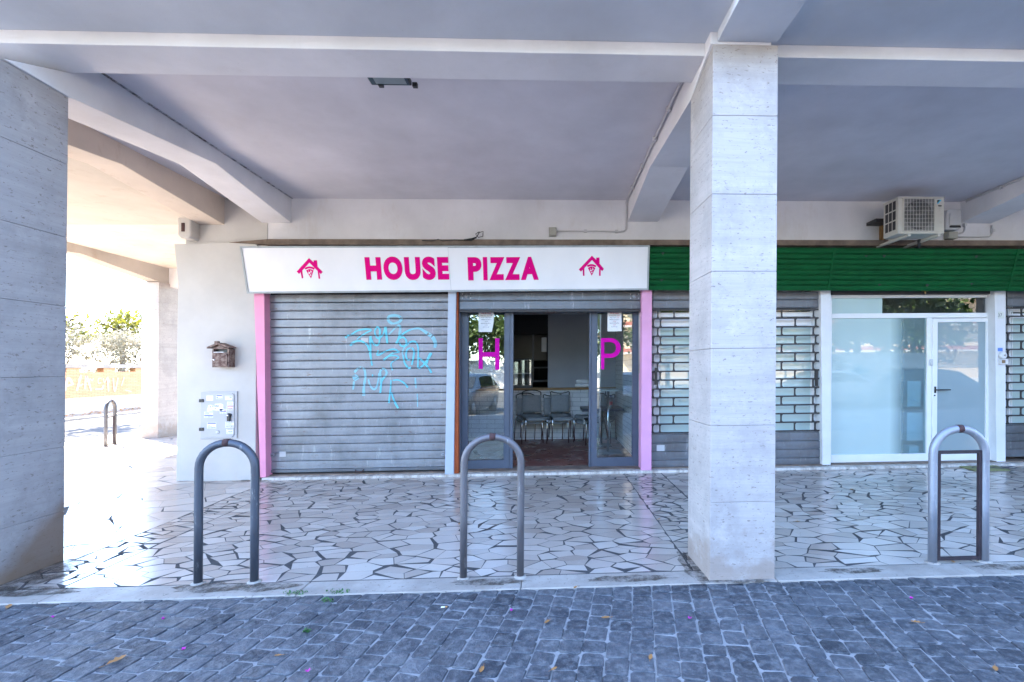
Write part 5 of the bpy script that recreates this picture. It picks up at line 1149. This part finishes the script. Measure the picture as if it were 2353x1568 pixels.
for gi, (ws, l) in enumerate((([60, 70, 60], [(40, 290), (100, 60), (190, 180)]), ([50, 40], [(60, 200), (200, 170)]), ([30, 30, 34], [(290, 60), (300, 190), (370, 160)]), ([26, 26, 26], [(400, 160), (430, 60), (460, 150)]), ([24, 24, 24, 24], [(480, 150), (490, 70), (530, 110), (550, 60)]), ([24, 24], [(405, 120), (455, 115)]),
              ([26, 26, 26, 26], [(700, 60), (640, 70), (640, 150), (690, 140)]), ([26, 26, 26], [(730, 60), (745, 140), (790, 60)]), ([26, 26], [(820, 60), (840, 140)]), ([60, 60], [(250, 290), (330, 0)]), ([55, 55, 50], [(400, 260), (420, 20), (510, 290)]), ([50, 55, 50], [(580, 260), (700, 250), (730, 180)]), ([50, 50], [(800, 40), (820, 300)]), ([45, 45, 40], [(900, 60), (930, 300), (990, 50)]), ([36, 36], [(1050, 200), (1100, 40)]), ([26, 30], [(1110, 270), (1230, 300)]))):
    P = [atX(*zb(*p), XW) for p in l]; ribbon(mb, [(p.y, p.z) for p in P], [w * .0015 for w in ws], lambda u, v, gi=gi: Vector((XW + .004 + gi * .0008, u, v)), 6)
mb.build('graffiti', m_plain('white_spray', (.60, .46, .36), .8), T, fix=False)
def leaves(mb, c, rad, n, size, asp=2.2, dens=.5, clump=None):
    c = Vector(c)
    cl = [(c + Vector((rnd(-1, 1) * rad[0] * .75, rnd(-1, 1) * rad[1] * .75, rnd(-1, 1) * rad[2] * .75)), rnd(.28, .5)) for _ in range(clump or 14)]
    for _ in range(n):
        k, q = random.choice(cl); d = Vector((random.gauss(0, 1), random.gauss(0, 1), random.gauss(0, 1))).normalized() * (random.random() ** .45) * q
        p = k + Vector((d.x * rad[0], d.y * rad[1], d.z * rad[2])); nn = Vector((rnd(-1, 1), rnd(-1, 1), rnd(-.3, 1.2))).normalized(); t = nn.cross(Vector((rnd(-1, 1), rnd(-1, 1), rnd(-1, 1)))).normalized(); w = nn.cross(t); s_ = size * rnd(.6, 1.3)
        mb.poly([p - t * s_, p + w * s_ / asp + nn * s_ * .15, p + t * s_, p - w * s_ / asp + nn * s_ * .15])
random.seed(21)
for i, (y, x, hz, lb) in enumerate(((14.5, -20.2, 3.0, 'oleander bush behind the garden wall, hidden side towards the pillar'), (18.6, -20.1, 3.1, 'oleander bush behind the garden wall beside the left pillar'), (20.6, -20.3, 3.3, 'tall oleander bush behind the first wall opening'), (22.9, -20.1, 2.9, 'oleander bush behind the middle of the garden wall'), (25.2, -20.2, 3.2, 'oleander bush behind the wall next to the far pillar'), (28.0, -20.4, 3.2, 'oleander bush behind the far end of the garden wall'))):
    T = thing('oleander_bush', (x, y, -.1), lb, 'bush', 'oleander bushes behind the garden wall'); mb = MB(); leaves(mb, (x, y, 2.35), (1.0, 1.5, hz - 1.75), 2600, .085, 3.2, clump=34); mb.build('foliage', OLEAN, T, fix=False)
    mb = MB()
    for k in range(7): a = rnd(0, 6.28); mb.tube([(x + .1 * math.cos(a), y + .1 * math.sin(a), -.1), (x + .35 * math.cos(a), y + .4 * math.sin(a), 1.2), (x + .7 * math.cos(a), y + .9 * math.sin(a), 2.4)], [.03, .022, .008], 6)
    mb.build('stem', BARK, T)
def tree(label, x, y, hz, crown, n, mat, size, z0=-.1, group=None, cl=26):
    T = thing('tree', (x, y, z0), label, 'tree', group); mb = MB(); cz = hz - crown[2]
    mb.tube([(x, y, z0 - .1), (x + .05, y, cz * .5), (x - .05, y + .05, cz), (x, y, cz + crown[2] * .6)], [.2, .16, .13, .04], 10)
    for k in range(8):
        a = k * .8 + rnd(0, .5); e = Vector((x + math.cos(a) * crown[0] * .7, y + math.sin(a) * crown[1] * .7, cz + rnd(-.3, .7) * crown[2])); b0 = Vector((x, y, cz - crown[2] * .4 + rnd(0, .5))); mb.tube([b0, (b0 + e) / 2 + Vector((0, 0, .15)), e], [.09, .06, .02], 7)
    mb.build('trunk', BARK, T); mb = MB(); leaves(mb, (x, y, cz), crown, n, size, 1.5, clump=cl); mb.build('crown', mat, T, fix=False); return T
tree('yellow green tree behind the bushes beside the left pillar', -23.0, 20.3, 6.7, (2.7, 2.4, 2.5), 5200, LEAFY, .11)
tree('low sunlit tree far behind the bushes, next to the far pillar', -30, 35.6, 5.9, (2.6, 2.4, 1.5), 1500, LEAFY, .13)
tree('small sunlit tree far behind the middle bushes', -30, 31.0, 5.5, (2.2, 1.8, 1.3), 1100, LEAFY, .13)
# leaf litter along the foot of the wall
mb = MB()
for k in range(1500):
    p = Vector((rnd(-18.4, -17.2), rnd(8, 34), -.05)); s_ = rnd(.03, .08); a = rnd(0, 6.28); t = Vector((math.cos(a), math.sin(a), rnd(-.3, .4))) * s_; w = Vector((-math.sin(a), math.cos(a), rnd(-.3, .4))) * s_ * .5; c = p + Vector((0, 0, rnd(.01, .06)))
    mb.poly([c - t, c + w, c + t, c - w])
struct(mb.build('leaf_litter', LEAFD, fix=False), 'stuff')
# street tree that throws the leaf shadows on the side street
tree('tall street tree behind the garden wall, its crown above the beams', -20.6, 17.5, 11.5, (3.2, 3.4, 2.0), 4200, LEAF, .14)

# ================================================================== ACROSS THE MAIN STREET (seen in the glass)
random.seed(5)
TG = 'street trees across the main road'
t1_ = tree('leafy street tree across the main road, opposite the left door panel', -7.5, -21, 6.6, (2.8, 2.4, 2.1), 3800, LEAF, .17, -.13, TG, 34)
t2_ = tree('broad dark street tree across the main road, opposite the shop front', 15.0, -8.5, 7.6, (3.6, 3.0, 2.7), 4600, LEAF, .16, -.13, TG, 34)
for src, x, y, rz, lb in ((t1_, -2.6, -22.5, 1.1, 'leafy street tree across the main road, opposite the left door edge'), (t1_, 3.2, -21.5, 2.3, 'leafy street tree across the main road, opposite the right door panel'), (t2_, 9.5, -24.0, .8, 'leafy street tree across the main road, opposite the pillar'), (t2_, 22.5, -14.5, 2.0, 'leafy street tree across the main road, opposite the shop front door'), (t1_, 29.5, -12.5, 4.0, 'leafy street tree across the main road, opposite the right edge'), (t2_, -16.5, -25, 3.6, 'leafy street tree across the main road, opposite the left pillar')):
    c = dup(src, S((x, y, -.13)), rz, lb, TG)
    base = src.location
    for ch in c.children: pass
def car(label, cat, x, y, rz, paint, L=4.1, Wd=1.75, Ht=1.48, van=False):
    T = thing('parked_car' if not van else 'parked_van', (0, 0, 0), label, cat, 'vehicles parked across the road', local=True)
    hw = Wd / 2
    if van: st = [(-L / 2, .30, .75, .75, .9), (-L / 2 + .06, .25, .95, .98, .97), (-L / 2 + .9, .25, 1.15, 1.2, 1), (-L / 2 + 1.5, .25, 1.2, Ht - .06, 1), (-L / 2 + 1.9, .25, 1.2, Ht, 1), (L / 2 - .1, .25, 1.2, Ht, 1), (L / 2, .3, 1.2, Ht - .12, .96)]
    else: st = [(-L / 2, .35, .62, .64, .86), (-L / 2 + .15, .22, .78, .80, .96), (-L / 2 + 1.1, .22, .93, .97, 1), (-L / 2 + 1.75, .22, .96, Ht - .08, 1), (-L / 2 + 2.2, .22, .96, Ht, 1), (L / 2 - .9, .22, .98, Ht - .02, 1), (L / 2 - .25, .22, 1.0, Ht - .28, .98), (L / 2 - .04, .25, .98, 1.02, .95), (L / 2, .35, .8, .82, .9)]
    rows = []
    for sx, zl, zbelt, zr_, k in st:
        w = hw * k; rw = w * (.80 if not van else .9) if zr_ > zbelt + .1 else w * .93
        rows.append([(sx, -w * .95, zl), (sx, -w, (zl + zbelt) / 2), (sx, -w * .98, zbelt), (sx, -rw, zr_), (sx, 0, zr_ + .03), (sx, rw, zr_), (sx, w * .98, zbelt), (sx, w, (zl + zbelt) / 2), (sx, w * .95, zl)])
    mb = MB(); mb.sheet(rows); mb.poly(rows[0]); mb.poly(rows[-1][::-1]); mb.poly([r[0] for r in rows] + [r[-1] for r in rows[::-1]]); mb.build('body', paint, T, local=True)
    def side(s, i0, i1, t0=.12, t1=.86):
        pts = []
        for i, t in ((i0, t0), (i1, t0), (i1, t1), (i0, t1)):
            a, b = Vector(rows[i][2]), Vector(rows[i][3]); p = a + (b - a) * t; pts.append(Vector((p.x, p.y * s - s * .012 if s > 0 else -p.y + .012, p.z)))
        return pts
    for s in (1, -1):
        for (i0, i1) in (((2, 3),) if van else ((3, 4), (4, 5), (5, 6))):
            a = side(1, i0, i1); pts = [Vector((p.x + (.04 if k in (0, 3) else -.04), p.y * s, p.z)) for k, p in enumerate(a)]; MB().poly(pts) if False else None
            m_ = MB(); m_.prism(pts, (0, -s * .01, 0)); m_.build('window', CARGL, T, local=True)
    i = 2; a, b = rows[i], rows[i + 1]
    p = [Vector(a[3]) * .94 + Vector(b[3]) * .06, Vector(a[5]) * .94 + Vector(b[5]) * .06, Vector(a[5]) * .08 + Vector(b[5]) * .92, Vector(a[3]) * .08 + Vector(b[3]) * .92]
    m_ = MB(); m_.prism([Vector((q.x - .012, q.y * .93, q.z + .012)) for q in p], (-.006, 0, .006)); m_.build('windscreen', CARGL, T, local=True)
    if not van:
        a, b = rows[6], rows[7]; p = [Vector(a[3]) * .92 + Vector(b[3]) * .08, Vector(a[5]) * .92 + Vector(b[5]) * .08, Vector(a[5]) * .2 + Vector(b[5]) * .8, Vector(a[3]) * .2 + Vector(b[3]) * .8]
        m_ = MB(); m_.prism([Vector((q.x + .012, q.y * .92, q.z + .012)) for q in p], (.006, 0, .006)); m_.build('rear_window', CARGL, T, local=True)
    for sx in (-L / 2 + .78, L / 2 - .75):
        for s in (-1, 1):
            w_ = MB(); w_.lathe([(.18, -.09), (.30, -.10), (.315, -.07), (.315, .07), (.30, .10), (.18, .09)], (sx, s * (hw - .10), .315), 22, 'y'); wh = w_.build('wheel', TYRE, T, local=True)
            MB().lathe([(.19, -.02), (.19, .105), (.05, .12), (0, .12)] if s > 0 else [(.19, .02), (.19, -.105), (.05, -.12), (0, -.12)], (sx, s * (hw - .10), .315), 18, 'y').build('rim', STEEL, wh, local=True)
    for s in (-1, 1):
        MB().box(-L / 2 + .02, -L / 2 + .16, s * hw * .62 - .16, s * hw * .62 + .16, .62, .76).build('headlight', LAMPW, T, local=True, bevel=.03); MB().box(L / 2 - .10, L / 2 + .005, s * hw * .74 - .1, s * hw * .74 + .1, .78, .98).build('tail_light', LAMPR, T, local=True, bevel=.02)
    MB().box(-L / 2 - .01, -L / 2 + .1, -hw * .5, hw * .5, .36, .55).build('radiator_grille', BLACK, T, local=True)
    T.location = S((x, y, -.13)); T.rotation_euler.z = rz; return T
car('dark blue grey hatchback parked nose in, right behind the camera position', 'car', -3.3, -3.9, math.radians(-80), CARB, 4.2, 1.8, 1.5)
car('grey hatchback parked across from the pillar', 'car', 3.4, -4.3, math.radians(-85), CARG)
car('white hatchback with red tail lights parked across from the shop front', 'car', 11.2, -5.4, math.radians(15), CARW)
car('dark blue hatchback parked across from the glazed door', 'car', 15.6, -4.2, math.radians(-100), CARB)
vn = car('white delivery van with blue blot lettering parked across from the shop front', 'van', 15.0, -8.0, math.radians(8), CARW, 5.6, 2.0, 2.25, True)
mb = MB(); put_text(mb, 'Furgoni', lambda u, v, w: Vector((u, 1.012, v)), (1.9, .7, 1.35, 1.62), .01); put_text(mb, 'Noleggio', lambda u, v, w: Vector((u, 1.012, v)), (1.9, .7, 1.02, 1.25)); mb.build('lettering', INKK, vn, local=True, fix=False)
mb = MB(); mb.prism([(-.6 + .34 * (1 + .25 * math.sin(5 * a)) * math.cos(a), 1.005, 1.35 + .34 * (1 + .25 * math.sin(5 * a)) * math.sin(a)) for a in [i * math.pi / 14 for i in range(28)]], (0, .006, 0)); mb.build('emblem', SKYB, vn, local=True)
car('white camper van parked far across the main road, opposite the left door panel', 'van', -5.6, -22.0, math.radians(5), CARW, 5.0, 2.0, 2.3, True)
T = thing('recycling_bin', (-4.6, -11, -.13), 'green bell shaped recycling bin across the main road', 'recycling bin')
MB().lathe([(.62, -.13), (.64, .15), (.60, .8), (.50, 1.3), (.30, 1.52), (.10, 1.58)], (-4.6, -11, 0), 28).build('body', BINGR, T); MB().lathe([(.14, -.02), (.14, .02)], (-4.6, -10.42, 1.1), 16, 'y').build('opening', BLACK, T); MB().box(-4.85, -4.35, -10.42, -10.38, .3, .75).build('label', m_plain('pale_yellow_label', (.55, .6, .3)), T)
T = thing('apartment_block', (28, -42, -.13), 'ochre apartment block with balconies far across the main road', 'building')
MB().box(8, 52, -50, -42, -.2, 15.8).build('wall', FACADE, T); MB().box(7.6, 52.4, -50.3, -41.5, 15.81, 16.2).build('roof', KERBM, T)
wm = None
for fl_ in range(4):
    MB().box(8, 52, -42.0 + .001, -41.0, 3.1 + fl_ * 3.1, 3.3 + fl_ * 3.1).build('balcony', STONEW, T); MB().box(8, 52, -41.1, -41.0, 3.3 + fl_ * 3.1, 3.75 + fl_ * 3.1).build('parapet', m_plain('red_brown_parapet', (.32, .11, .08), .8), T)
    for k in range(9): MB().box(10.5 + k * 4.7, 12.3 + k * 4.7, -42.02, -41.95, 3.5 + fl_ * 3.1, 5.6 + fl_ * 3.1).build('window', CARGL, T)
struct(MB().box(-60, 60, -60, -20, -.2, -.06).build('far_bounce_ground', m_plain('pale_bounce_surface', (.42, .39, .35), .9)))  # unseen ground, made pale to bounce sunlight onto the front beam
